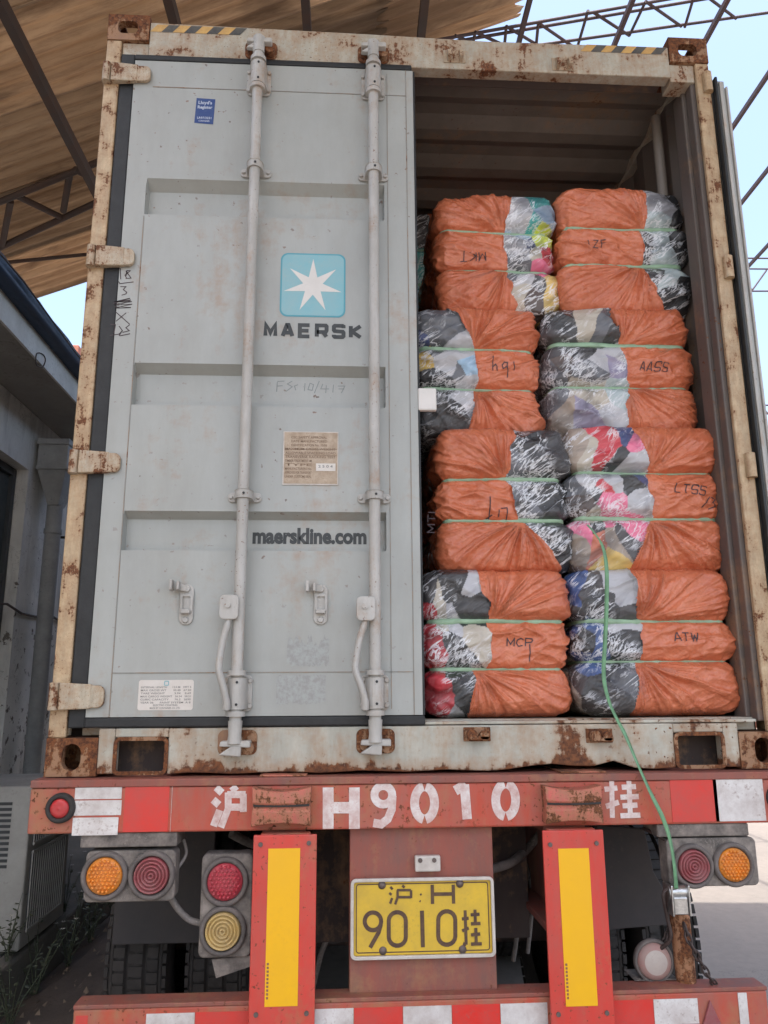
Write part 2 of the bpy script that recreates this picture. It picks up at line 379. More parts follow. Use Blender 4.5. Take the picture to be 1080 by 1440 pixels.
# ================================================================= OPEN SHED ROOF (sheets on purlins, open lattice to the right)
Z0, SL, BY = 5.0, .27, .2
def roofpt(p, q, dz=0): return (CAM[0]+p, CAM[1]+q-BY*p, CAM[2]+Z0+SL*p+dz)
shed = thing('open_shed_roof', (-6, 2, 0), 'high brown corrugated shed roof on dark purlins, partly stripped to open steel lattice', 'shed roof')
def vn1(a, b): return math.sin(a*2.3+1.1*math.sin(b*2.1))*math.sin(b*1.7+a)
def sheet(q0, q1, p0, p1, dz):
    mb = MB(); nq = max(6, int((q1-q0)/.0125)); vs = []; fs = []
    npp = 14
    for i in range(nq+1):
        q = q0+(q1-q0)*i/nq; rag = .05*math.sin(i*.9+q0*5)+random.uniform(-.02, .02)
        for j in range(npp):
            p = p0+(p1+rag-p0)*j/(npp-1); vs.append(roofpt(p, q, dz+.019*math.sin(2*PI*q/.13)+.007*vn1(q*.9+p0, p*.35)))
    for i in range(nq):
        for j in range(npp-1): a = i*npp+j; fs.append((a, a+1, a+npp+1, a+npp))
    mb.add(vs, fs, True); return mb.build('roof_and_shade_sheet', M['roof'], shed, solid=.006)
q = -2.4; k = 0
while q < 7.1:
    if q < 3.25: pe = 9.0 + .3*math.sin(k*2.1)  # unseen sheets added overhead to keep the sun off container and near yard
    elif q < 4.3: pe = 1.8-.3*(q-3.2)
    elif q < 5.2: pe = 1.42
    elif q < 5.5: pe = 1.05
    elif q < 6.0: pe = .55
    elif q < 6.8: pe = -.6
    else: pe = -1.8
    for p0, p1 in ((-9, -4.3), (-4.35, min(.3, pe)), (.25, pe)):
        if q < 1.3: p0 = max(p0, -1.7)  # unseen left sheets cut back to let sun bounce off the ground
        if p1-p0 > .1: sheet(q, q+.84, p0, p1, .012*((k % 2))+(.014 if p0 == .25 else 0)+(.007 if p0 == -4.35 else 0))
    q += .8; k += 1
# purlins run away from the camera
for i, xk in enumerate([-6.9,-6.0,-5.1,-4.15,-2.33,-1.36,-.42,.44,1.27,2.16,3.06,4.0,4.95,6.1]):
    yend = 8.0 if xk < -.5 else 16
    a = (CAM[0]+xk, -9, CAM[2]+Z0+SL*xk-.075); b = (CAM[0]+xk+.35, yend, CAM[2]+Z0+SL*xk-.075-.25)
    MB().bar(a, b, .06 if xk < 1 else .036, .09 if xk < 1 else .045).build('purlin', M['darksteel' if xk < .5 else 'skysteel'], shed)
def truss(px, depth_pts, r, mat, name='lattice_truss'):
    mb = MB()
    for a, b in px:
        mb.tube([depth_pts(*a), depth_pts(*b)], r, 8)
    return mb.build(name, mat, shed)
onroof = lambda dz: (lambda x, y: (lambda d: CAM + d*((Z0+dz)/(d[2]-SL*d[0])))(ray(x, y)))
f = onroof(-.15)
truss([((-60,308),(150,223)),((-60,376),(150,278)),((15,283),(3,345)),((25,276),(85,305)),((98,245),(89,297)),((105,238),(140,256))], f, .028, M['darksteel'])
truss([((-40,374),(150,355))], f, .018, M['darksteel'], 'tie_rod')
f = onroof(-.12)
truss([((560,66),(1000,-12)),((560,72),(1000,-3)),((640,80),(1150,8)),((668,45),(705,62)),((757,32),(805,65)),((827,15),(812,66)),((834,17),(885,50)),((908,2),(958,37)),((975,-2),(963,38)),((998,-2),(1035,26)),((668,47),(665,62)),((712,37),(757,64)),((712,37),(709,68)),((757,32),(754,64)),((885,50),(908,2)),((640,50),(668,62))], f, .013, M['skysteel'])
f2 = lambda x, y: atY(x, y, 14.)
truss([((900,362),(1180,364)),((900,377),(1180,379)),((900,410),(1180,409)),((1050,400),(1058,408)),((1058,408),(1078,380)),((900,566),(1180,572)),((900,580),(1180,583)),((1068,568),(1080,582))], f2, .02, M['skysteel'])
for x, y in ((-8.2,-6),(-8.2,2),(-8.2,9),(9.4,-6),(9.4,15)):
    MB().tube([(x, y, 0), (x, y, CAM[2]+Z0+SL*(x-CAM[0])-.1)], .1, 12).build('post', M['darksteel'], shed)

# ================================================================= LEFT BUILDING
WX = -2.89
bld = thing('white_walled_building', (WX, 4, 0), 'stained white rendered building with concrete eaves beside the trailer', 'building')
wl = MB()
# wall with one opening (y 1.2..3.8, z .9..3.37)
wl.box(WX-.3, WX, -3, .9, 0, 3.86).box(WX-.3, WX, .9, 3.8, 3.37, 3.86).box(WX-.3, WX, 3.8, 20, 0, 3.86).box(WX-.3, WX, .9, 3.8, 0, .95)
wl.build('wall', M['stucco'], bld)
MB().box(WX-.6, WX+.43, -3, 20, 3.865, 4.03).build('eave_slab', M['soffit'], bld, bevel=.01)
MB().box(WX+.432, WX+.45, -3, 20, 3.86, 4.05).build('fascia', M['fascia'], bld)
win = MB(); win.box(WX-.16, WX-.12, .9, 3.8, .95, 3.37); win = win.build('window_shutter', M['doorgreen'], bld)
fr = MB()
for z in (1.0, 1.75, 2.45, 3.33): fr.box(WX-.12, WX-.09, .92, 3.78, z-.03, z+.03)
for y in (.95, 2.35, 3.75): fr.box(WX-.119, WX-.088, y-.03, y+.03, .97, 3.35)
fr.build('frame', M['fin'], win)
# navy gutter with wavy sheet edge
gt = MB(); prof = [(-.02,0),(.02,-.02),(.10,-.03),(.14,0),(.15,.06),(.12,.13),(.15,.2),(.13,.27),(.06,.30),(-.1,.31)]
vs = []; fs = []; ny = 120
for i in range(ny+1):
    y = -3+23*i/ny
    for a, b in prof: vs.append((WX+.45+a*.8-.01, y, 4.055+b*.36+.01*math.sin(i*2.1)*(b > .2)))
n = len(prof)
for i in range(ny):
    for j in range(n-1): a = i*n+j; fs.append((a, a+1, a+n+1, a+n))
gt.add(vs, fs, True); gt.build('gutter', M['navy'], bld, solid=.004)
MB().tube([(WX+.575, -3+i*1.0, 4.10+.025*math.sin(i*2.7)) for i in range(24)], .006, 6).build('gutter_wire', M['chain'], bld)
MB().tube(smooth_line([atX(*p, WX+.455) for p in ((50,508),(52,497),(60,498),(64,506),(60,516),(52,514),(50,508))], 5), .004, 6).build('wire_loop', M['chain'], bld)
cab = MB()
cab.tube([(WX+.015, 3.3+i*.3, 2.20+.03*math.sin(i*1.9)) for i in range(12)], .010, 6)
cab.build('wall_cable', M['chain'], bld)
# hopper and downpipe
hp = MB(); cy_, cx_ = 4.08, WX+.14
def hop(z, w_): return [(cx_-w_*.55, cy_-w_, z), (cx_+w_*.7, cy_-w_, z), (cx_+w_*.7, cy_+w_, z), (cx_-w_*.55, cy_+w_, z)]
for (z1, w1), (z0, w0) in (((3.66,.20),(3.42,.20)), ((3.42,.20),(3.12,.075))):
    a = hop(z0, w0); b = hop(z1, w1); hp.hexa(a+b)
a = hop(3.62, .215); b = hop(3.67, .215); hp.hexa(a+b); a = hop(3.40, .21); b = hop(3.43, .21); hp.hexa(a+b)
hp.build('rainwater_hopper', M['pipe'], bld, bevel=.004)
dp = MB().tube([(cx_, cy_, 3.14), (cx_, cy_, .1)], .065, 16)
for z in (2.9, 2.0, 1.2): dp.tube([(cx_, cy_, z-.02), (cx_, cy_, z+.02)], .074, 16)
dp.build('downpipe', M['pipe'], bld)
MB().bar((WX, 4.3, 2.9), (WX+.8, 4.45, 2.88), .02, .02).build('pipe_bracket', M['darksteel'], bld)
ch = atY(102, 492, 13.)
MB().box(ch[0]-.12, ch[0]+.12, 13, 13.3, 4.2, ch[2]+.12).build('chimney', M['brick'], bld, bevel=.02)
# plinth under the air conditioner and kerb
pl = MB()
pl.box(-2.89, -1.9, .2, 6, 0, .255)
tag(pl.build('pavement', M['plinth'], bevel=.02), kind='structure')
# air conditioner
ac = thing('air_conditioner_unit', (-2.3, 2.1, .26), 'grey outdoor air conditioning unit on the low concrete ledge behind the trailer corner', 'air conditioner')
AX0, AX1, AY0, AY1, AZ0, AZ1 = -2.78, -1.9, 1.79, 2.46, .275, 1.075
MB().box(AX0, AX1, AY0, AY1, AZ0, AZ1).build('casing', M['ac'], ac, bevel=.012)
sl_ = MB()
for i in range(12): z = .99-.028*i; sl_.box(AX0+.3, -1.995, AY0-.004, AY0-.001, z-.009, z+.006)
sl_.build('vent_slots', M['fin'], ac)
for (z0, z1) in ((.36,.74), (.78,1.03)):
    g = MB(); g.box(AX1+.001, AX1+.008, AY0+.06, AY1-.10, z0, z1); g = g.build('grille', M['fin'], ac)
    b = MB(); nb = 16
    for i in range(nb+1):
        y = AY0+.06+(AY1-AY0-.16)*i/nb; b.box(AX1+.008, AX1+.013, y-.003, y+.003, z0, z1)
    for z in (z0, z1): b.box(AX1+.009, AX1+.017, AY0+.05, AY1-.09, z-.007, z+.007)
    b.build('grille_bars', M['ac'], g)
for x in (AX0+.12, AX1-.12): MB().box(x-.04, x+.04, AY0-.01, AY1+.01, .256, .274).build('foot', M['fin'], ac)

# weeds along the ledge
M['leaf'] = plain('weed_leaf', (.085,.10,.06), .6, .5, 5); M['petal'] = plain('weed_flower', (.62,.60,.55), .6, .2)
def weed(x, y, z, h, n, label):
    t = thing('weed_plant', (x, y, z), label, 'plant', 'weeds growing along the ledge')
    st = MB(); lf = MB(); fl = MB()
    for i in range(n):
        a = random.uniform(0, 2*PI); l = random.uniform(.05, .16)*h/.3; hh = h*random.uniform(.6, 1.1)
        pts = [(x+math.cos(a)*l*(k/4)**1.5+.01*random.random(), y+math.sin(a)*l*(k/4)**1.5, z-.01+hh*k/4) for k in range(5)]
        st.tube(pts, [.003,.0028,.0024,.002,.0012], 5, False)
        for k in range(14):
            t_ = random.uniform(.1, 1); i0 = min(3, int(t_*4)); fr_ = t_*4-i0
            p = Vector(pts[i0]).lerp(Vector(pts[i0+1]), fr_); b = random.uniform(0, 2*PI); s = random.uniform(.018, .042)
            d = Vector((math.cos(b), math.sin(b), random.uniform(-.3, .6))).normalized(); sd_ = d.cross(Vector((0,0,1))).normalized()*s*.28
            lf.add([p, p+d*s*.5+sd_, p+d*s, p+d*s*.5-sd_], [(0,1,2,3)])
        if random.random() < .45:
            p = Vector(pts[-1]); 
            for k in range(6):
                b = k*PI/3; d = Vector((math.cos(b), math.sin(b), .3))*.014; e = Vector((math.cos(b+.5), math.sin(b+.5), .3))*.014
                fl.add([p, p+d, p+e], [(0,1,2)])
    st.build('stem', M['leaf'], t); lf.build('foliage', M['leaf'], t)
    if fl.v: fl.build('flower', M['petal'], t)
wp = [(-1.83,1.55,.0,.36,7,'leafy weed at the foot of the ledge, nearest the camera'),(-1.86,1.95,.0,.42,8,'weed with white flowers below the air conditioner grille'),
      (-1.93,1.72,.26,.30,6,'slender weed standing on the ledge in front of the air conditioner'),(-1.84,2.4,0,.45,9,'taller weed with pale flowers just past the air conditioner'),
      (-1.85,2.85,0,.5,9,'bushy weed by the ledge next to the wall behind the lamps'),(-1.82,3.3,0,.4,8,'farthest weed clump between ledge and tyre'),
      (-1.82,1.2,0,.25,6,'low weed at the bottom left edge of the picture'),(-1.95,2.62,.26,.35,6,'weed growing on top of the ledge beyond the air conditioner')]
for a in wp: weed(*a)
lt = MB()
for i in range(260):
    x = random.uniform(-1.85,-1.2); y = random.uniform(1.2,4.2); s = random.uniform(.008,.03); a = random.uniform(0, PI)
    lt.add([(x,y,.04),(x+s*math.cos(a),y+s*math.sin(a),.045+.5*s),(x+s*math.cos(a+1),y+s*math.sin(a+1),.04)], [(0,1,2)])
tag(lt.build('leaf_litter', plain('litter', (.20,.15,.11), .8, .5, 9)), 'dry leaves and scraps scattered on the dark soil', 'litter', kind='stuff')

# distant low brick building on the right
br = thing('brick_shed', (19, 28, 0), 'small distant red brick shed at the right edge behind the open door', 'shed')
MB().box(13, 24, 28, 34, 0, 9.5).build('wall', M['brick'], br); MB().box(12.8, 24.2, 27.8, 34.2, 9.5, 9.8).build('roof', M['soffit'], br)

# ================================================================= CONTAINER
ZB = 1.30; ZT = ZB+2.896; HW = 1.219; L = 12.19
con = thing('shipping_container', (0, 0, ZB), 'grey shipping container on the trailer with one door shut and one open', 'shipping container')
HDR = 4.005       # underside of header
SILL = 1.452
# sides, roof, floor, front
def corr(name, axis, fixed, c0, c1, y0, y1, depth, mat, label=None):
    mb = MB(); ys = [y0]; offs = [0]; y = y0
    while y < y1-.3:
        for dy, o in ((.07,0),(.068,depth),(.07,depth),(.068,0)): y += dy; ys.append(y); offs.append(o)
    ys.append(y1); offs.append(0); vs = []
    for yy, o in zip(ys, offs):
        if axis == 'x': vs += [(fixed+o, yy, c0), (fixed+o, yy, c1)]
        else: vs += [(c0, yy, fixed+o), (c1, yy, fixed+o)]
    mb.add(vs, [(2*i, 2*i+1, 2*i+3, 2*i+2) for i in range(len(ys)-1)]); return mb.build(name, mat, con, solid=.002, label=label)
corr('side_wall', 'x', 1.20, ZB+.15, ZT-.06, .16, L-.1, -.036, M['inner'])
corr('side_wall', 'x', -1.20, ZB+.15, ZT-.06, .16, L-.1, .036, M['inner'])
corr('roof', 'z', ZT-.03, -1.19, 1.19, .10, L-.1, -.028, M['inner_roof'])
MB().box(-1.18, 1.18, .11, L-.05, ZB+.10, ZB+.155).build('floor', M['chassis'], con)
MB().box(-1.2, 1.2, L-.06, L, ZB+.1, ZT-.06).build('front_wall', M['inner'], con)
for s in (-1, 1):
    MB().box(min(s*1.16, s*1.217), max(s*1.16, s*1.217), .18, L-.18, ZB+.005, ZB+.16).build('bottom_rail', M['frame'], con, bevel=.004)
    MB().box(min(s*1.16, s*1.216), max(s*1.16, s*1.216), .18, L-.18, ZT-.075, ZT-.005).build('top_rail', M['frame'], con, bevel=.004)
# corner posts: outer J face and recessed inner web
for s in (-1, 1):
    b = MB(); X = lambda a: s*a
    def bx(mb, a, c, y0, y1, z0, z1): mb.box(min(s*a, s*c), max(s*a, s*c), y0, y1, z0, z1)
    bx(b, 1.162, 1.219, .0, .022, ZB+.118, ZT-.118); bx(b, 1.205, 1.219, .022, .16, ZB+.118, ZT-.118)
    b.build('corner_post', M['post'], con, bevel=.006, seg=3)
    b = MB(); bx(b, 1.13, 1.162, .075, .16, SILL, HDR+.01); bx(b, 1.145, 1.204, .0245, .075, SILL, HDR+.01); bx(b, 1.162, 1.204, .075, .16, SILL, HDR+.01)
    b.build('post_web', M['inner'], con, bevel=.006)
MB().tube([(1.112, .29, SILL+.01), (1.112, .29, HDR+.05)], .022, 14).build('lashing_bar', M['inner_roof'], con)
for z in (1.95, 2.6, 3.25):
    MB().tube([(1.10, .27, z-.012), (1.16, .29, z+.012)], .012, 8).build('lashing_ring', M['inner'], con)
# header
HX = 1.057
hd = MB(); hd.prism([(-HX+.002, HDR), (HX-.002, HDR), (HX-.002, ZT-.045), (.3, ZT-.052), (-.2, ZT-.040), (-HX+.002, ZT-.028)], .0, .055)
hd.build('header', M['frame'], con, bevel=.005)
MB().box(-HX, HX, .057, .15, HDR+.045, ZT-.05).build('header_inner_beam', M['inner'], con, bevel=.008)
MB().box(-HX, HX, .15, .19, HDR+.08, ZT-.06).build('header_lip', M['inner_roof'], con)
for s in (-1, 1):     # gap under the corner castings
    b = MB(); b.box(min(s*HX, s*1.161), max(s*HX, s*1.161), .012, .10, HDR-.01, ZT-.119)
    b.build('header_end', M['frame'], con, bevel=.004)
# sill with fork openings near the castings
FO = (-1.005, -.835); 
sl2 = MB(); yb0, yb1 = 0, .06
def sill_poly(x0, x1): 
    pts = [(x0, SILL-.006)]; n = 24
    top = [(x1, SILL-.004)]
    bot = []
    for i in range(n+1):
        x = x1+(x0-x1)*i/n; dz = .018*max(0, math.exp(-((x-.43)/.10)**2))+.022*math.exp(-((x-.62)/.05)**2) + .003*math.sin(x*23)
        bot.append((x, ZB+.005+dz))
    return [(x0, SILL-.006)] + top + bot
sl2.prism(list(reversed(sill_poly(-.835, .835))), 0, .06)
for s in (-1, 1):
    a, c = sorted((s*1.005, s*.8352)); sl2.box(a, c, 0, .06, ZB+.118, SILL-.005)
    a, c = sorted((s*1.0572, s*1.0052)); sl2.box(a, c, 0, .06, ZB+.006, SILL-.005)
sl2.build('door_sill', M['sill'], con, bevel=.004)
for s in (-1, 1):
    a, c = sorted((s*1.005, s*.8352)); b = MB(); b.box(a-.02, c+.02, .1, .5, ZB+.002, ZB+.115); b.build('fork_recess', M['chassis'], con)
    rim = MB()
    pts = rrect(a+.004, c-.004, ZB+.008, ZB+.114, .015); v_, f_ = ribbon(pts, .012, True)
    rim.add([(p[0], -.003, p[1]) for p in v_], f_); rim.build('recess_rim', M['casting'], con, solid=.006)
MB().box(-1.13, 1.15, .062, .2, SILL-.03, SILL+.012).build('threshold', M['sill'], con, bevel=.003)
# corner castings with oval openings (boolean-free: front plate built as a ring around the hole)
def casting(cx, z0, name='corner_casting'):
    h = .118; wd = .162; b = MB(); x0, x1 = cx-wd/2, cx+wd/2; z1 = z0+h; yf = -.004
    low = z0 < 2; hole = rrect(cx-.030, cx+.030, z0+.018, z0+.100, .029, 8) if low else rrect(cx-.042, cx+.036, z0+.030, z0+.088, .022, 8)
    n = len(hole); outer = []
    for hx, hz in hole:
        dx, dz = hx-cx, hz-(z0+h/2); k = min((wd/2)/abs(dx) if abs(dx) > 1e-6 else 9e9, (h/2)/abs(dz) if abs(dz) > 1e-6 else 9e9); outer.append((cx+dx*k, z0+h/2+dz*k))
    for corner in ((x0,z0),(x1,z0),(x0,z1),(x1,z1)):     # snap nearest outer vertex to the true corner
        i = min(range(n), key=lambda i: (outer[i][0]-corner[0])**2+(outer[i][1]-corner[1])**2); outer[i] = corner
    vs = [(x, yf, z) for x, z in outer] + [(x, yf, z) for x, z in hole] + [(x, .03, z) for x, z in hole]
    fs = [(i, (i+1) % n, (i+1) % n+n, i+n) for i in range(n)] + [(i+n, (i+1) % n+n, (i+1) % n+2*n, i+2*n) for i in range(n)]
    b.add(vs, fs)
    T = .012
    b.box(x0, x0+T, yf+.0005, .17, z0, z1); b.box(x1-T, x1, yf+.0005, .17, z0, z1)
    b.box(x0+T, x1-T, yf+.0005, .17, z0, z0+T)
    if z0 > 2:
        # top plate with its own opening so that the sky shows through
        b.box(x0+T, x1-T, yf+.0005, .045, z1-T, z1); b.box(x0+T, x1-T, .135, .17, z1-T, z1); b.box(x0+T, cx-.03, .045, .135, z1-T, z1); b.box(cx+.03, x1-T, .045, .135, z1-T, z1)
    else: b.box(x0+T, x1-T, yf+.0005, .17, z1-T, z1); b.box(x0+T, x1-T, .15, .17, z0+T, z1-T)
    return b.build(name, M['casting'], con)
for s in (-1, 1): casting(s*1.138, ZB); casting(s*1.138, ZT-.118)
# dark interior stop for the lower castings is the sill web; hazard tape on the header
for side, xs in ((-1, (215, 342)), (1, (820, 932))):
    hz = MB(); hb = MB(); n = 8
    xa, xb = atY(xs[0], 60, 0)[0], atY(xs[1], 60, 0)[0]; zc = ZT-.033 if side < 0 else ZT-.048
    for i in range(n):
        a = xa+(xb-xa)*i/n; c = xa+(xb-xa)*(i+1)/n; sh = .014
        z0_, z1_ = (zc-.040, zc-.006) if side < 0 else (zc-.036, zc-.002)
        d = sh if side < 0 else sh
        (hz if i % 2 == 0 else hb).flat([(a-d, z0_), (c-d, z0_), (c+d, z1_), (a+d, z1_)], -.0015)
    hz.build('hazard_tape', M['haz_y'], con); hb.build('hazard_tape', M['haz_b'], con)
# cam keepers on header and sill at right (the open door's)
for px, py in ((640, 75), (793, 86)):
    c = atY(px, py, -.02); b = MB()
    b.box(c[0]-.045, c[0]+.045, -.004, -.001, c[2]-.028, c[2]+.03)
    for dx in (-.03, .018): b.hexa([(c[0]+dx, -.035, c[2]-.02), (c[0]+dx+.014, -.035, c[2]-.02), (c[0]+dx+.014, -.004, c[2]-.025), (c[0]+dx, -.004, c[2]-.025), (c[0]+dx, -.025, c[2]+.015), (c[0]+dx+.014, -.025, c[2]+.015), (c[0]+dx+.014, -.004, c[2]+.028), (c[0]+dx, -.004, c[2]+.028)])
    b.build('cam_keeper', M['hinge'], con, bevel=.002)
for px, py in ((672, 1034), (845, 1036)):
    c = atY(px, py, -.02); b = MB()
    b.box(c[0]-.045, c[0]+.045, -.005, -.001, c[2]-.02, c[2]+.025); b.tube([(c[0]-.02,-.004,c[2]+.003),(c[0]-.02,-.035,c[2]+.003)], .017, 12); b.tube([(c[0]+.022,-.004,c[2]),(c[0]+.022,-.03,c[2])], .016, 12)
    b.box(c[0]-.035, c[0]+.04, -.03, -.006, c[2]-.014, c[2]-.002)
    b.build('cam_keeper', M['casting'], con, bevel=.002)

# ---- closed left door
DX0, DX1 = -1.103, -.008; DZ0, DZ1 = 1.482, 3.985; yd = -.002
door = MB()
bands = [(2.030, 2.146, 2.168), (2.553, 2.684, 2.712), (3.308, 3.43, 3.462)]       # recess bottom, chamfer start, top
RX0, RX1 = -1.028, -.125; D = .042
zs = [DZ0]; prof = [(DZ0, 0)]
for a, b_, c in bands: prof += [(a, 0), (a+.006, D), (b_, D), (c, 0)]
prof.append((DZ1, 0))
vs = []; fs = []
for z, d in prof: vs += [(DX0, yd, z), (RX0, yd, z), (RX0+.004, yd+d, z), (RX1-.004, yd+d, z), (RX1, yd, z), (DX1, yd, z)]
for i in range(len(prof)-1):
    for j in range(5): a = i*6+j; fs.append((a, a+1, a+7, a+6))
door.add(vs, fs)
n = len(vs)
door.add([(DX0, yd, DZ0), (DX0, .045, DZ0), (DX1, .045, DZ0), (DX1, yd, DZ0), (DX0, yd, DZ1), (DX0, .045, DZ1), (DX1, .045, DZ1), (DX1, yd, DZ1)],
         [(0,1,2,3), (4,7,6,5), (0,4,5,1), (3,2,6,7), (1,5,6,2)])
door = door.build('door', M['door'], con, label='shut light grey left door with two locking rods')
# raised margin strips and weld seams
sm = MB()
sm.box(RX0-.0015, RX0+.0015, yd-.0022, yd, DZ0, 3.30); sm.box(RX1+.012, RX1+.0145, yd-.002, yd, DZ0+.02, DZ1-.02)
for z in (3.866, 1.622): sm.box(RX0, RX1+.09, yd-.002, yd-.0002, z-.0015, z+.0015)
sm.box(DX1-.03, DX1-.027, yd-.0018, yd-.0002, DZ0, DZ1)
sm.build('weld_seam', painted('seam', (.27,.27,.25), rust=.3, scale=8, dirt=.5), door)
# peeled sticker ghosts
gh = MB()
def ragged(px0, py0, px1, py1, up=True):
    pts = []; n = 26; base = atY(px0, py1, yd); tp = atY(px1, py0, yd)
    for i in range(n+1): pts.append((base[0]+(tp[0]-base[0])*i/n, base[2]+(tp[2]-base[2])*(.55+.45*random.random() if up else .95+.05*random.random())))
    for i in range(n, -1, -1): pts.append((base[0]+(tp[0]-base[0])*i/n, base[2]+(tp[2]-base[2])*.12*random.random()))
    m = n+1
    for i in range(n): gh.add([(pts[k][0], yd-.0008, pts[k][1]) for k in (i, 2*m-1-i, 2*m-2-i, i+1)], [(0,1,2,3)])
ragged(403, 890, 463, 938); ragged(388, 948, 458, 992, False)
gm = NT('sticker_ghost'); mk = gm.ramp(gm.noise(60, 4, .7), .4, .6, 0, 1)
gm.out(gm.mix(mk, (.30,.30,.285), (.36,.38,.365)), .6); gh.build('sticker_residue', gm.m, door)
# gaskets
gk = MB()
gk.box(-1.160, DX0-.002, .004, .05, SILL-.004, HDR+.014)                       # left vertical
gk.box(DX0-.0015, -.001, -.006, .04, SILL-.003, DZ0-.002)                       # below the door
gk.box(DX0-.0015, -.012, -.006, .04, DZ1+.002, HDR+.006)
gk.build('gasket', M['gasket'], con, bevel=.005, label='black rubber seal round the shut door')
MB().box(.0, 1.13, .010, .06, SILL-.002, SILL+.008).build('sill_step', M['sill'], con, bevel=.002)
lt_ = MB(); lt_.box(DX1+.0015, DX1+.0075, yd+.004, .05, DZ0, DZ1); lt_.build('edge_seal', M['gasket'], door)
# hinges
for py, lng, tz in ((97, 213, 0), (357, 190, 0), (648, 170, 0), (979, 147, 0)):
    c = atY(140, py, -.03); zc = c[2]; x1 = atY(lng, py, -.01)[0]; b = MB()
    t = .042 if py != 979 else .044
    # lug at the post, blade that narrows and lies on the door
    b.box(-1.222, -1.188, -.016, .012, zc-t, zc+t)
    b.tube([(-1.205, -.014, zc-t+.001), (-1.205, -.014, zc+t-.001)], .016, 14)
    b.hexa([(-1.186, -.026, zc-t*.98), (-1.085, -.022, zc-t*.9), (-1.085, -.0035, zc-t*.9), (-1.186, .004, zc-t*.98), (-1.186, -.026, zc+t*.98), (-1.085, -.022, zc+t*.85), (-1.085, -.0035, zc+t*.85), (-1.186, .004, zc+t*.98)])
    p = rrect(-1.14, x1, zc-t*.85, zc+t*.78, .022); b.prism(p, -.020, -.0035)
    h = b.build('hinge', M['hinge'], door, bevel=.004, seg=3)
# hinge lugs of the open door on the right post
for py in (120, 378, 655, 985):
    zc = atY(1040, py, 0)[2]
    b = MB(); b.tube([(1.203, -.006, zc-.045), (1.203, -.006, zc+.045)], .019, 14)
    b.build('hinge_lug', M['post'], con, bevel=.004)
# locking rods
def rod(cx, label):
    r = MB(); y = -.055
    r.tube([(cx, y, 1.452), (cx, y, 4.03)], .0195, 20)
    r = r.build('lock_rod', M['rod'], con, label=label)
    # end cams: bottom and top
    for z, sgn in ((1.405, 1), (4.055, -1)):
        b = MB()
        b.tube([(cx, y, z+sgn*.065), (cx, y, z+sgn*.02), (cx, y, z-sgn*.005)], [.023, .021, .024], 14)
        b.hexa([(cx-.048, -.062, z-.014), (cx+.05, -.066, z-.018), (cx+.05, -.018, z-.018), (cx-.048, -.02, z-.014), (cx-.044, -.062, z+.002), (cx+.05, -.064, z+.004), (cx+.05, -.018, z+.004), (cx-.044, -.02, z+.002)])
        b.hexa([(cx-.05, -.060, z-.040), (cx+.02, -.062, z-.046), (cx+.02, -.04, z-.046), (cx-.05, -.04, z-.040), (cx-.008, -.064, z-.012), (cx+.022, -.064, z-.012), (cx+.022, -.036, z-.012), (cx-.008, -.036, z-.012)])
        b.build('cam', M['rod'], r, bevel=.004)
        k = MB(); k.prism(rrect(cx-.060, cx+.066, z-.044, z+.034, .02), -.008, -.001)
        k.tube([(cx+.040, -.006, z-.022), (cx+.040, -.040, z-.022)], .019, 12); k.tube([(cx-.034, -.006, z-.018), (cx-.034, -.034, z-.018)], .015, 12)
        k.build('keeper', M['casting'], r, bevel=.003)
    return r, y
def bolt(b, x, z, y, rr=.009): b.tube([(x, y, z), (x, y-.009, z)], [rr, rr*.75], 10)
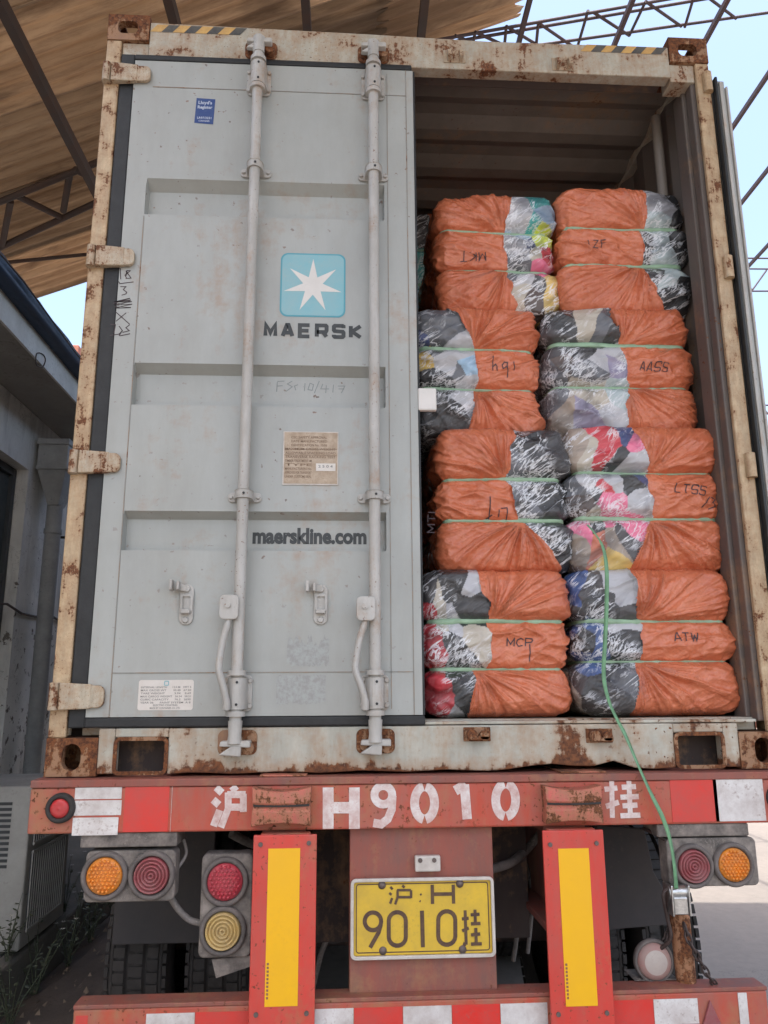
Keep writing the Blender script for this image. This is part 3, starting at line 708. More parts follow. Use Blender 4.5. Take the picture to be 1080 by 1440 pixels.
for cx, rx, label in ((-.616, (322, 845, 318, 997), 'left locking rod of the shut door'), (-.168, (513, 847, 512, 997), 'right locking rod of the shut door')):
    r, y = rod(cx, label)
    for z, big in ((3.895, 2), (3.49, 0), (2.215, 0), (1.555, 1)):
        b = MB()
        hh = .058 if big else .017
        ww = .058 if not big else .046
        p = rrect(cx-ww, cx+ww, z-hh, z+hh, .014); b.prism(p, -.012, -.0035)
        n_ = 10; prof_ = [(cx-.033, -.012)] + [(cx-.029*math.cos(math.radians(t_)), -.045-.034*math.sin(math.radians(t_))) for t_ in range(0, 181, 18)] + [(cx+.033, -.012)]
        vs = []; fs = []; m_ = len(prof_)
        for zz in (z-hh*.86, z+hh*.86): vs += [(a, c, zz) for a, c in prof_]
        fs = [(i, i+1, i+1+m_, i+m_) for i in range(m_-1)] + [tuple(range(m_)), tuple(reversed(range(m_, 2*m_)))]
        b.add(vs, fs)
        if big:
            for zz in (z-hh-.006, z+hh+.006): b.tube([(cx, y, zz-.008), (cx, y, zz+.008)], .030, 18)
            for sx in (-1, 1):
                for sz in (-1, 1): bolt(b, cx+sx*.040, z+sz*hh*.7, -.012)
        else:
            for sx in (-1, 1): bolt(b, cx+sx*.047, z, -.012, .008)
        b.build('rod_bracket', M['rod'], r, bevel=.0025)
        hs = MB()
        for dz in ((-hh*.6, hh*.6) if big else (0,)): hs.tube([(cx+.004, -.0785, z+dz), (cx+.004, -.0812, z+dz)], .0045, 8)
        hs.build('bracket_hole', M['gasket'], r)
    # handle hub and handle bar
    h0 = atY(rx[0], rx[1], -.07); h1 = atY(rx[2], rx[3], -.07)
    hub = MB(); p = rrect(h0[0]-.028, h0[0]+.034, h0[2]-.062, h0[2]+.018, .016); hub.prism(p, -.092, -.082); p = rrect(h0[0]-.028, h0[0]+.034, h0[2]-.06, h0[2]+.016, .016); hub.prism(p, -.064, -.056)
    hub.tube([(h0[0], -.100, h0[2]-.015), (h0[0], -.05, h0[2]-.015)], .010, 12); hub.box(h0[0]-.028, h0[0]-.020, -.082, -.064, h0[2]-.04, h0[2]+.0)
    hub.build('handle_hub', M['rod'], r, bevel=.003)
    bar = MB(); pts = []
    zt = h0[2]-.035; zb_ = h1[2]
    dx = h1[0]-h0[0]
    for t_, ox, oy in ((0,0,0),(.1,-.002,0),(.3,-.020,-.004),(.5,-.03,-.012),(.62,-.030,-.02),(.78,-.012,-.022),(.92,0,-.014),(1,0,-.010)):
        pts.append((h0[0]+.002+dx*t_+ox*(.8 if cx < -.3 else 1), -.073+oy, zt+(zb_-zt)*t_))
    pts = smooth_line(pts, 5)
    bar.tube(pts, [.0125]*6+[.0155]*(len(pts)-12)+[.017]*6, 12, flat=.75); bar.build('handle', M['rod'], r)
# handle catches
for px, py, tx, ty in ((262, 850, 246, 824), (451, 850, 437, 826)):
    c = atY(px, py, -.01); b = MB(); p = rrect(c[0]-.024, c[0]+.024, c[2]-.068, c[2]+.068, .023); b.prism(p, -.010, -.003)
    bolt(b, c[0], c[2]+.052, -.010, .013); bolt(b, c[0], c[2]-.052, -.010, .011)
    p = rrect(c[0]-.015, c[0]+.018, c[2]-.022, c[2]+.030, .006); v_, f_ = ribbon(p, .007, True); b.add([(q_[0], -.018, q_[1]) for q_ in v_], f_)
    b.box(c[0]-.016, c[0]+.016, -.034, -.010, c[2]-.032, c[2]-.018)
    t0 = atY(tx, ty, -.03)
    b.bar((c[0], -.016, c[2]+.052), (t0[0], -.022, t0[2]), .022, .009, (0,1,0))
    b.box(t0[0]-.016, t0[0]-.005, -.055, -.018, t0[2]-.016, t0[2]+.020); b.box(t0[0]+.008, t0[0]+.017, -.05, -.018, t0[2]-.014, t0[2]+.014)
    b.build('handle_catch', M['rod'], door, bevel=.003)
# white plastic block on door edge
c = atY(602, 560, -.01); MB().box(DX1+.001, .060, -.004, .020, c[2]-.043, c[2]+.043).build('locking_gear_block', M['white'], con, bevel=.006)
# ---- emblem and lettering
em = MB(); a = atY(393, 445, yd); c = atY(486, 358, yd); x0, x1, z0, z1 = a[0], c[0], a[2], c[2]
em.flat(rrect(x0, x1, z0, z1, .028, 8), yd-.001); em = em.build('emblem', M['blueedge'], door)
MB().flat(rrect(x0+.006, x1-.006, z0+.006, z1-.006, .024, 8), yd-.0016).build('emblem_field', M['blue'], door)
st = MB(); cx, cz = (x0+x1)/2, (z0+z1)/2; R1 = .110; R2 = .037
pts = []
for k in range(14):
    t_ = PI/2+PI*k/7; rr = R1 if k % 2 == 0 else R2; pts.append((cx+rr*math.cos(t_), yd-.0024, cz-.003+rr*math.sin(t_)))
pts.append((cx, yd-.0024, cz)); st.add(pts, [(14, (k+1) % 14, k) for k in range(14)]); st.build('emblem_star', M['white'], door)
G = {  # blocky stroke letters in a unit box
 'M': [[(0,0),(0,1),(.5,.25),(1,1),(1,0)]], 'A': [[(0,0),(.42,1),(.58,1),(1,0)],[(.22,.3),(.78,.3)]], 'E': [[(1,1),(.0,1),(0,0),(1,0)],[(0,.5),(.9,.5)]],
 'R': [[(0,0),(0,1),(.92,1),(1,.92),(1,.55),(.92,.42),(0,.42)],[(.6,.42),(1,0)]], 'S': [[(1,.8),(1,.95),(.9,1),(.1,1),(0,.92),(0,.6),(.08,.52),(.92,.48),(1,.4),(1,.08),(.9,0),(.1,0),(0,.08),(0,.2)]],
 'K': [[(0,0),(0,1)],[(1,1),(.12,.5),(1,0)]], 'T': [[(0,1),(1,1)],[(.5,1),(.5,0)]], 'C': [[(1,.8),(.6,1),(.15,.8),(0,.4),(.3,0),(.9,.1)]], 'P': [[(0,0),(0,1),(.9,.95),(1,.7),(.8,.5),(0,.45)]],
 'W': [[(0,1),(.25,0),(.5,.7),(.75,0),(1,1)]], 'L': [[(0,1),(0,0),(.9,0)]], 'I': [[(.5,0),(.5,1)]], 'Z': [[(0,1),(1,1),(0,0),(1,0)]], '3': [[(0,1),(.9,.9),(.4,.55),(1,.3),(0,0)]], '/': [[(0,0),(1,1)]],
 'h': [[(0,1.5),(0,0)],[(0,.4),(.5,.7),(.8,.5),(.8,0)]], 'q': [[(1,.9),(.5,1),(.1,.7),(.3,.3),(1,.6)],[(1,1),(1,-.7)]], 'N': [[(0,0),(0,1),(1,0),(1,1)]],
 'F': [[(.9,1),(0,1),(0,0)],[(0,.5),(.7,.5)]], 'G': [[(.9,.8),(.5,1),(.1,.7),(.1,.3),(.5,0),(.9,.2),(.9,.5),(.6,.5)]], '1': [[(.5,0),(.5,1)]], '0': [[(.5,0),(.1,.4),(.4,1),(.9,.6),(.5,0)]], '4': [[(.7,0),(.7,1),(0,.4),(1,.4)]], '7': [[(0,1),(1,1),(.4,0)]]}
mk = MB(); a = atY(368, 475, yd); c = atY(512, 455, yd); zb_, zt_ = atY(440, 476, yd)[2], atY(440, 455, yd)[2]
wl_ = (c[0]-a[0]); cw = wl_/6.0; gap = .012; th = .0148
for i, chh in enumerate('MAERSK'):
    x = a[0]+cw*i+gap/2; lw = cw-gap
    ls = [[(x+th/2+u*(lw-th), zb_+th/2+v*(zt_-zb_-th)) for u, v in ln] for ln in G[chh]]
    for j, ln in enumerate(ls): strokes(mk, [ln], lambda u, v, j=j: (u, yd-.0012-.0004*j, v), th)
mk.build('lettering', M['black'], door)
a = atY(353, 764, yd+.0); c = atY(516, 743, yd)
text('lettering', 'maerskline.com', a[0], c[0], atY(430, 765, .034)[2], atY(430, 742, .034)[2], yd+D-.0015, M['black'], door, .045)
hw = MB()
def hand(mb, lines, wd, y): 
    for ln in lines: strokes(mb, [[(p[0], p[2]) for p in (atY(u, v, y) for u, v in ln)]], lambda a_, b_: (a_, y-.0008, b_), wd)
S5 = 5.4 ; hx = lambda *p: [(p[i]/8.307+100, p[i+1]/8.307+340) for i in range(0, len(p), 2)]
hand(hw, [hx(575,310,580,440), hx(640,340,700,425,650,430,630,390,690,340,655,335,640,400), hx(555,465,570,490,730,470), hx(575,525,640,525,610,560,650,590,640,610,590,625),
          hx(490,720,690,660,520,700,710,700,500,735,715,730,520,775,700,770,510,760,690,690,500,700,700,680), hx(520,820,590,880,685,965), hx(645,830,525,930),
          hx(460,965,520,970,500,1070), hx(450,1095,560,1080,600,1040,560,985), hx(600,1035,560,1100), hx(685,970,640,1005,680,1040,600,1060), hx(570,1100,690,1075)], .0035, yd)
hw.build('handwriting', M['ink'], door)
hf = MB(); F2 = lambda *p: [(p[i]/2, p[i+1]/2+360) for i in range(0, len(p), 2)]
hand(hf, [F2(780,355,778,382), F2(780,353,800,352), F2(779,366,795,365), F2(822,352,808,360,822,368,806,380), F2(832,378,828,366,838,362), F2(858,358,856,380), F2(872,358,866,376,878,378,882,362,872,358), F2(898,352,884,386), F2(908,360,902,374,926,374), F2(918,364,916,386), F2(938,362,936,384), F2(950,366,970,366,960,386), F2(952,374,968,374)], .003, yd+D)
hf.build('handwriting', M['inkfaint'], door)
# plates and stickers on the door
a = atY(397, 682, yd); c = atY(476, 608, yd); pt = MB(); pt.box(a[0], c[0], yd-.004, yd-.0005, a[2], c[2]); pt = pt.build('data_plate', M['alu'], door)
MB().flat([(a[0]+.004, a[2]+.004), (c[0]-.003, a[2]+.004), (c[0]-.003, c[2]-.003), (a[0]+.004, c[2]-.003)], yd-.0046).build('plate_face', M['beige'], pt)
H = c[2]-a[2]; W_ = c[0]-a[0]
rows = ['CSC SAFETY APPROVAL', 'DATE MANUFACTURED', 'IDENTIFICATION No. 10/06', 'MAXIMUM GROSS WEIGHT', 'ALLOWABLE STACKING LOAD', 'TRANSVERSE RACKING TEST', 'TIMBER TREATMENT IM', 'TYPE', 'MANUFACTURERS No.', 'APPROVED FOR TRANSPORT', 'UNDER CUSTOMS SEAL']
tl = MB()
for i, s_ in enumerate(rows):
    z = c[2]-.012-(i+1)*(H-.02)/12.2; xx = .95 if i < 6 else .52
    text('print', s_, a[0]+.008+(.02 if i < 3 else 0), a[0]+W_*xx-(.03 if i < 3 else 0), z, z+.009, yd-.0052, M['beigetext'], pt, .015)
ln = MB()
for z in (.55, .66): ln.box(a[0]+.005, c[0]-.005, yd-.0050, yd-.0047, a[2]+H*z, a[2]+H*z+.0018)
ln.build('print_line', M['beigetext'], pt)
MB().flat([(a[0]+W_*.6, a[2]+H*.26), (a[0]+W_*.95, a[2]+H*.26), (a[0]+W_*.95, a[2]+H*.40), (a[0]+W_*.6, a[2]+H*.40)], yd-.0054).build('stamp_patch', M['label_w'], pt)
text('print', '2 5 0 4', a[0]+W_*.64, a[0]+W_*.9, a[2]+H*.32, a[2]+H*.37, yd-.0058, M['label_t'], pt, .02)
a = atY(193, 999, yd); c = atY(273, 956, yd); lb = MB(); lb.flat(rrect(a[0], c[0], a[2], c[2], .008), yd-.0012); lb = lb.build('weight_label', M['label_w'], door)
H = c[2]-a[2]; W_ = c[0]-a[0]
for i, s_ in enumerate(['INTERNAL LENGTH      12.0 M   39FT 5', 'MAX GROSS WT       30.48   67.20', 'TARE WEIGHT         3.94    8.69', 'MAX CARGO WEIGHT   26.54   58.51', 'CUBIC CAPACITY      76.2   2690', 'YEAR 06      PAINT SYSTEM  A 8']):
    z = c[2]-.026-i*.0098; text('print', s_, a[0]+.008, c[0]-.008, z, z+.006, yd-.0018, M['label_t'], lb, .01)
for i, s_ in enumerate(['ELECTRO COATING', 'MADE BY CONTAINER CO. LTD.']): text('print', s_, a[0]+.05+.0-.01*i, c[0]-.05+.01*i, a[2]+.013-.009*i, a[2]+.019-.009*i, yd-.0018, M['label_t'], lb, .01)
em2 = MB(); q_ = rrect((a[0]+c[0])/2-.006, (a[0]+c[0])/2+.007, c[2]-.017, c[2]-.004, .002); v_, f_ = ribbon(q_, .003, True); em2.add([(p[0], yd-.0018, p[1]) for p in v_], f_); em2.build('mark', M['blue'], lb)
a = atY(274, 173, yd); c = atY(303, 139, yd); sk = MB(); sk.flat([(a[0]-.002, a[2]), (c[0]-.004, a[2]-.004), (c[0], c[2]-.003), (a[0]+.002, c[2])], yd-.0012); sk = sk.build('sticker', M['blue_s'], door)
text('print', "Lloyd's", a[0]+.010, c[0]-.012, c[2]-.032, c[2]-.012, yd-.0018, M['stick_t'], sk, .03); text('print', 'Register', a[0]+.008, c[0]-.010, c[2]-.052, c[2]-.034, yd-.0018, M['stick_t'], sk, .03)
text('print', 'LR97/3231', a[0]+.008, c[0]-.012, a[2]+.018, a[2]+.028, yd-.0018, M['stick_t'], sk, .02); text('print', 'CONTAINER', a[0]+.014, c[0]-.018, a[2]+.006, a[2]+.013, yd-.0018, M['stick_t'], sk, .02)
# ---- open right door, swung right round beside the container
hxp = 1.226; ang = math.radians(89.6)
ux, uy = math.cos(ang), math.sin(ang); nx, ny_ = math.sin(ang), -math.cos(ang)
od = MB()
def odp(a_, t_, z): return (hxp+ux*a_+nx*t_, -.012+uy*a_+ny_*t_, z)
def odbox(mb, a0, a1, t0, t1, z0, z1): mb.hexa([odp(a0,t0,z0), odp(a0,t1,z0), odp(a1,t1,z0), odp(a1,t0,z0), odp(a0,t0,z1), odp(a0,t1,z1), odp(a1,t1,z1), odp(a1,t0,z1)])
odbox(od, 0, 1.15, .012, .044, DZ0, DZ1); od = od.build('door', M['door'], con, bevel=.004, label='open right door folded back along the container side')
g = MB(); odbox(g, -.012, .02, .0, .011, DZ0-.01, DZ1+.01); odbox(g, 1.13, 1.16, 0, .011, DZ0-.01, DZ1+.01); g.build('gasket', M['gasket'], od, bevel=.003)
g = MB(); odbox(g, -.010, .0, .018, .030, DZ0, DZ1-.01); odbox(g, -.006, .03, .045, .054, DZ0, DZ1-.03); g.build('edge_channel', M['rod'], od, bevel=.003)
for cx in (.35, .9):
    b = MB(); b.tube([odp(cx, .105, 1.42), odp(cx, .105, 4.05)], .0195, 14); b = b.build('lock_rod', M['rod'], od)
    for z in (1.56, 2.2, 3.49, 3.9):
        k_ = MB(); odbox(k_, cx-.05, cx+.05, .053, .13, z-.02, z+.02); k_.build('rod_bracket', M['rod'], b, bevel=.004)

# ================================================================= BALES
def vnoise(x, y, seed=0):
    x = np.asarray(x, float); y = np.asarray(y, float); xi = np.floor(x).astype(np.int64); yi = np.floor(y).astype(np.int64); fx = x-xi; fy = y-yi
    fx = fx*fx*(3-2*fx); fy = fy*fy*(3-2*fy)
    def h(a, b):
        n = (a*374761393 + b*668265263 + seed*974711) & 0x7fffffff; n = ((n ^ (n >> 13))*1274126177) & 0x7fffffff; return ((n ^ (n >> 16)) & 0xffff)/65535.
    return (h(xi,yi)*(1-fx)+h(xi+1,yi)*fx)*(1-fy) + (h(xi,yi+1)*(1-fx)+h(xi+1,yi+1)*fx)*fy
def fbm(x, y, seed=0, o=4): return sum(vnoise(x*2**k, y*2**k, seed+k)*.5**k for k in range(o))/sum(.5**k for k in range(o))
def ridged(n): return 1-np.abs(2*n-1)
WHITE, GREY, BLACK, NAVY, RED, PINK = (.46,.46,.48), (.11,.115,.13), (.018,.018,.02), (.03,.05,.16), (.55,.025,.04), (.75,.16,.28)
CREAM, BROWN, TEAL, LBLUE, YEL, OCH, PALE, BLUE = (.48,.43,.35), (.08,.05,.04), (.05,.40,.38), (.33,.50,.66), (.62,.72,.05), (.70,.48,.13), (.42,.50,.51), (.04,.09,.26)
DUSK, BEIGE, LIL = (.05,.047,.05), (.36,.29,.23), (.30,.27,.38)
def bale(label, pxbox, Yf, depth, side, bnd, spx, seeds, seed, text_=None, detail=1., bulge=(0,0,0)):
    xl, xr, yt, yb = pxbox; ym = (yt+yb)/2; xm = (xl+xr)/2
    X0 = atY(xl, ym, Yf+.05)[0]; X1 = atY(xr, ym, Yf+.05)[0]; Zb = atY(xm, yb, Yf)[2]; Zt = atY(xm, yt, Yf)[2]
    w_ = X1-X0; h = Zt-Zb; cx = (X0+X1)/2; cy = Yf+depth/2
    s1 = (atY(xm, spx[0], Yf)[2]-Zb)/h; s2 = (atY(xm, spx[1], Yf)[2]-Zb)/h     # upper / lower strap as height fraction
    root = thing('clothes_bale', (cx, cy, Zb), label, 'bale', 'baled clothing in orange wrap stacked in the container')
    # cross-section outline: rounded rectangle, dense on front and sides
    r = .062; a, b = w_/2, depth/2; pts = []
    def arc(ccx, ccy, t0, t1, n): return [(ccx+r*math.cos(math.radians(t0+(t1-t0)*k/n)), ccy+r*math.sin(math.radians(t0+(t1-t0)*k/n))) for k in range(n)]
    def seg(p, q, n): return [(p[0]+(q[0]-p[0])*k/n, p[1]+(q[1]-p[1])*k/n) for k in range(n)]
    dn = detail
    pts += seg((0, b), (-a+r, b), 6) + arc(-a+r, b-r, 90, 180, 6) + seg((-a, b-r), (-a, -b+r), int(70*dn)) + arc(-a+r, -b+r, 180, 270, int(34*dn))
    pts += seg((-a+r, -b), (a-r, -b), int((w_-2*r)/.0034*dn)) + arc(a-r, -b+r, 270, 360, int(34*dn)) + seg((a, -b+r), (a, b-r), int(50*dn)) + arc(a-r, b-r, 0, 90, 6) + seg((a-r, b), (0, b), 6)
    P = np.array(pts); n = len(P)
    T = np.roll(P, -1, 0)-np.roll(P, 1, 0); T /= np.linalg.norm(T, axis=1)[:, None]; Nn = np.stack([T[:,1], -T[:,0]], 1)
    # arc length measured from the middle of the front
    dl = np.linalg.norm(np.roll(P, -1, 0)-P, axis=1); s_ = np.concatenate([[0], np.cumsum(dl)[:-1]]); front = np.argmin(np.abs(P[:,0])+10*(P[:,1] > 0)); s_ = s_-s_[front]
    nv = int(h/.0036*dn); v = np.linspace(0, 1, nv+1)
    lob = np.where(v < s2, 0, np.where(v < s1, 1, 2)); lo = np.array([0, s2, s1])[lob]; hi = np.array([s2, s1, 1])[lob]; t = (v-lo)/(hi-lo)
    inset = np.zeros_like(v)
    for i in range(len(v)):
        tt = t[i]; L_ = (hi[i]-lo[i])*h
        d0 = tt*L_; d1 = (1-tt)*L_
        e0 = .050 if lob[i] == 0 else .042; e1 = .050 if lob[i] == 2 else .042
        R0 = .070 if lob[i] == 0 else .055; R1 = .070 if lob[i] == 2 else .055
        f_ = 0
        if d0 < R0: f_ += e0*(1-math.sqrt(max(0, 1-(1-d0/R0)**2)))
        if d1 < R1: f_ += e1*(1-math.sqrt(max(0, 1-(1-d1/R1)**2)))
        inset[i] = f_ - bulge[2-lob[i]]
    Sg, Vg = np.meshgrid(s_, v); Zg = Vg*h; Lg = np.repeat(lob[:, None], n, 1)
    # boundary (arc coordinate) of the orange wrap per lobe
    xs = lambda px, py: atY(px, py, Yf)[0]-cx
    tops = [xs(bnd[2][0], yb-20), xs(bnd[1][0], ym), xs(bnd[0][0], yt+20)]; bots = [xs(bnd[2][1], yb-20), xs(bnd[1][1], ym), xs(bnd[0][1], yt+20)]
    tg = np.repeat(t[:, None], n, 1)
    top_ = np.array(tops)[Lg]; bot_ = np.array(bots)[Lg]
    wob = (vnoise(Zg*26, Zg*0+seed, seed)-.5)*.022
    sbd = bot_+(top_-bot_)*tg+wob
    if side == 'R': og = (Sg > sbd) | (Sg < -a-depth*.85)
    else: og = (Sg < sbd) | (Sg > a+depth*.75)
    ed = (Sg-sbd) if side == 'R' else (sbd-Sg)
    # displacement
    D_ = (fbm(Sg*5+seed, Zg*6, seed, 3)-.5)*.035
    sgn = 1 if side == 'R' else -1
    fan = np.zeros_like(Sg)
    f2_ = (bots[2], s1*h); f0_ = (tops[0], s2*h)
    for L_, (fs_, fz_) in ((2, f2_), (0, f0_)):
        dx = (Sg-fs_)*sgn; dz = np.abs(Zg-fz_)+.004; ph = np.arctan2(dz, dx); rr = np.hypot(dx, dz)
        phw = ph+.25*(fbm(Sg*5, Zg*5, seed+11+L_, 2)-.5)
        g1 = ridged(vnoise(phw*4.2+seed*3.1, rr*2.2, seed+3+L_))**2.2; g2 = ridged(vnoise(phw*13+seed, rr*3.5, seed+5+L_))**2; g3 = ridged(vnoise(phw*28, rr*6, seed+9+L_))**1.5
        amp = np.clip(rr/.07, 0, 1)*np.exp(-np.maximum(rr-.12, 0)/.30)
        fan = np.where(Lg == L_, (g1*.030+g2*.014+g3*.004)*amp, fan)
    cre = ridged(fbm(Sg*5+Zg*9*sgn+seed, Zg*16-Sg*6*sgn, seed+21, 3))**3*.016 + (ridged(vnoise(Sg*7+Zg*16*sgn, Zg*24-Sg*10*sgn, seed+22))**4)*.013*(np.clip((sgn*Sg-.05)/.12, 0, 1)*.8+.25)
    fan = np.where(Lg == 1, cre, fan+cre*.35)
    zs1, zs2 = s1*h, s2*h; dst = np.minimum(np.abs(Zg-zs1), np.abs(Zg-zs2))
    gath = (vnoise(Sg*48, Zg*4, seed+31)-.5)*.014*np.exp(-dst/.03)
    dispO = D_+(fan-.013)*np.clip(dst/.02, 0, 1)+gath
    lump = (fbm(Sg*8+Zg*4, Zg*7, seed+41, 2)-.5)*.045 + ridged(fbm(Sg*7+Zg*10, Zg*6-Sg*4, seed+43, 2))**2*.014 + ridged(fbm(Sg*9-Zg*16, Zg*6+Sg*6, seed+47, 2))**3*.010
    dispC = D_*.6+lump*np.clip(dst/.03, .0, 1)+gath-.004
    k = np.clip(ed/.004+.5, 0, 1); D2 = np.where(og, dispO+.002, dispC)
    D2 = D2*np.clip(1-np.maximum(0, (np.abs(Sg)-a-depth*.9)/.1), 0, 1)
    rin = D2-inset[:, None]
    XX = P[:,0][None]+Nn[:,0][None]*rin; YY = P[:,1][None]+Nn[:,1][None]*rin
    # top and bottom droop outward a little
    ZZ = Zg+.0*Sg
    VX = np.stack([XX, YY, ZZ], -1)
    # caps
    def cap(row, zdir):
        rings = []
        for kk, sc in enumerate((.96, .88, .7, .4, .0)): rings.append(np.stack([row[:,0]*sc, row[:,1]*sc, row[:,2]+zdir*(.006+.016*(1-sc**2))], -1))
        return rings
    rings = list(reversed(cap(VX[0], -1))) + [VX[i] for i in range(nv+1)] + cap(VX[-1], 1)
    A = np.array(rings); nr = len(A); flat = A.reshape(-1, 3)
    nb = 5
    mskrow = np.concatenate([np.repeat(og[:1], nb, 0), og, np.repeat(og[-1:], nb, 0)])
    # colour patches of the clothes
    sd_ = np.array([(atY(x, y, Yf)[0]-cx, atY(x, y, Yf)[2]-Zb) for x, y, c in seeds]) if seeds else np.zeros((1,2)); cl = np.array([c for _, _, c in seeds]) if seeds else np.array([GREY])
    wx = Sg+(fbm(Sg*8, Zg*8, seed+51, 2)-.5)*.09+(Zg-h/2)*.12*np.sin(seed+Lg); wz = Zg+(fbm(Sg*8+7, Zg*8, seed+52, 2)-.5)*.07+Sg*.15*np.cos(seed*2.+Lg)
    d = (wx[..., None]-sd_[:,0])**2*1.2+(wz[..., None]-sd_[:,1])**2; col = cl[np.argmin(d, -1)]
    colr = np.concatenate([np.repeat(col[:1], nb, 0), col, np.repeat(col[-1:], nb, 0)]).reshape(-1, 3)
    i0, j0 = np.meshgrid(np.arange(nr-1), np.arange(n), indexing='ij'); j1 = (j0+1) % n
    Q = np.stack([i0*n+j0, i0*n+j1, (i0+1)*n+j1, (i0+1)*n+j0], -1).reshape(-1, 4); fo = mskrow[:-1].reshape(-1)
    objs = {}
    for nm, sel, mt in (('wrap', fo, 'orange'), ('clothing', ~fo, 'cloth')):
        q4 = Q[sel]; 
        if len(q4) == 0: continue
        u, inv = np.unique(q4, return_inverse=True); inv = inv.reshape(-1, 4)
        m = bpy.data.meshes.new(nm); m.vertices.add(len(u)); co = flat[u].copy(); co[:,1] += 0; 
        m.vertices.foreach_set('co', (co-np.array([0, 0, 0])).ravel()); m.loops.add(len(inv)*4); m.polygons.add(len(inv))
        m.loops.foreach_set('vertex_index', inv.ravel().astype(np.int32)); m.polygons.foreach_set('loop_start', np.arange(0, len(inv)*4, 4, dtype=np.int32))
        m.update(calc_edges=True); m.polygons.foreach_set('use_smooth', np.ones(len(inv), bool)); m.validate()
        if nm == 'clothing':
            at = m.color_attributes.new('patch', 'FLOAT_COLOR', 'POINT'); at.data.foreach_set('color', np.concatenate([colr[u], np.ones((len(u), 1))], 1).ravel())
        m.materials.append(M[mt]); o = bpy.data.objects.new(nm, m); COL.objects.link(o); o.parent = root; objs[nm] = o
    # straps
    for zz in (zs1, zs2):
        iv = int(round(zz/h*nv)); rr = inset[iv]; base = D_[iv]*1.+.004-rr+gath[iv]*.2
        mb = MB(); vs = []; 
        tw = (vnoise(s_*9, s_*0, seed+61)-.5)*.010
        for dz, off in ((-.012, -.006), (-.0095, .005), (.0095, .005), (.012, -.006)):
            for kx in range(0, n, 2): vs.append((P[kx,0]+Nn[kx,0]*(base[kx]+off)+cx, P[kx,1]+Nn[kx,1]*(base[kx]+off)+cy, Zb+zz+dz+tw[kx]))
        m_ = len(range(0, n, 2)); fs = [(q_*m_+kx, q_*m_+(kx+1) % m_, (q_+1)*m_+(kx+1) % m_, (q_+1)*m_+kx) for q_ in range(3) for kx in range(m_)]
        mb.add(vs, fs, True); mb.build('strap', M['strapg'], root)
    if text_:
        bvs = []
        for o in objs.values():
            vv = [v_.co.copy() for v_ in o.data.vertices]; bvs.append(BVHTree.FromPolygons(vv, [tuple(p.vertices) for p in o.data.polygons]))
        mb = MB()
        def proj(X, Z):
            best = -b-.02
            for bv in bvs:
                hit = bv.ray_cast(Vector((X-cx, -b-.3, Z-Zb)), Vector((0, 1, 0)))
                if hit[0] is not None: best = hit[0].y if best == -b-.02 else min(best, hit[0].y)
            return (X, cy+best-.0022, Z)
        for ln in text_:
            pw = [(p[0], p[2]) for p in (atY(u, v_, Yf-.02) for u, v_ in ln)]; dense = []
            for i in range(len(pw)-1):
                L_ = math.dist(pw[i], pw[i+1]); k_ = max(1, int(L_/.004)); dense += [(pw[i][0]+(pw[i+1][0]-pw[i][0])*q_/k_, pw[i][1]+(pw[i+1][1]-pw[i][1])*q_/k_) for q_ in range(k_)]
            dense.append(pw[-1]); strokes(mb, [dense], proj, .0038)
        if mb.v: mb.build('handwriting', M['ink'], root)
    return root
def Tx(s_, x, y, cw, ch, gap=4, rot=0, slant=0):
    out = []
    for i, c in enumerate(s_):
        if c == ' ' : continue
        for ln in G[c]:
            q_ = []
            for u, v_ in ln:
                px = x+i*(cw+gap)+u*cw+slant*v_*ch; py = y-v_*ch
                if rot == 180: px = 2*x-px; py = 2*y-py
                elif rot: 
                    dx, dy = px-x, py-y; px = x+dx*math.cos(math.radians(rot))-dy*math.sin(math.radians(rot)); py = y+dx*math.sin(math.radians(rot))+dy*math.cos(math.radians(rot))
                q_.append((px, py))
            out.append(q_)
    return out
bale('orange bale with white, teal and navy clothes, top of the left stack', (612,778,272,440), .24, .85, 'L', [(721,708),(708,713),(714,727)], (322,377),
     [(735,290,WHITE),(745,310,WHITE),(762,283,TEAL),(768,295,LBLUE),(757,312,TEAL),(768,322,YEL),(742,330,LBLUE),(735,345,WHITE),(752,345,NAVY),(762,360,CREAM),(772,362,RED),(770,340,YEL),(730,385,GREY),(740,400,WHITE),(755,410,DUSK),(765,385,PINK),(778,410,OCH),(752,425,BROWN),(735,425,CREAM)],
     11, Tx('MKT', 684, 350, 9, 13, 4, 180))
bale('orange bale with black cloth and white fringe, top of the right stack', (782,962,262,440), .22, .85, 'L', [(908,904),(902,904),(905,936)], (318,370),
     [(920,280,WHITE),(930,300,WHITE),(945,275,BLACK),(950,300,BLACK),(925,312,PALE),(912,340,DUSK),(935,345,PALE),(942,360,PALE),(955,350,BLACK),(925,380,DUSK),(935,385,PALE),(945,410,BLACK),(955,400,BLACK),(940,430,BLACK)],
     22, Tx('IZF', 826, 344, 7, 11, 4))
bale('orange bale with silvery black clothes beside the white block on the door edge', (580,757,430,613), .20, .85, 'R', [(630,664),(664,669),(671,652)], (489,544),
     [(600,455,GREY),(630,465,GREY),(615,480,GREY),(590,488,NAVY),(595,498,OCH),(650,485,WHITE),(625,505,WHITE),(640,520,GREY),(605,525,BLACK),(655,515,LBLUE),(615,535,BLACK),(650,535,WHITE),(640,560,WHITE),(625,580,BLACK),(610,590,BLACK),(640,595,BLACK),(655,580,GREY)],
     33, Tx('hqI', 694, 519, 8, 13, 5), bulge=(0,.004,0))
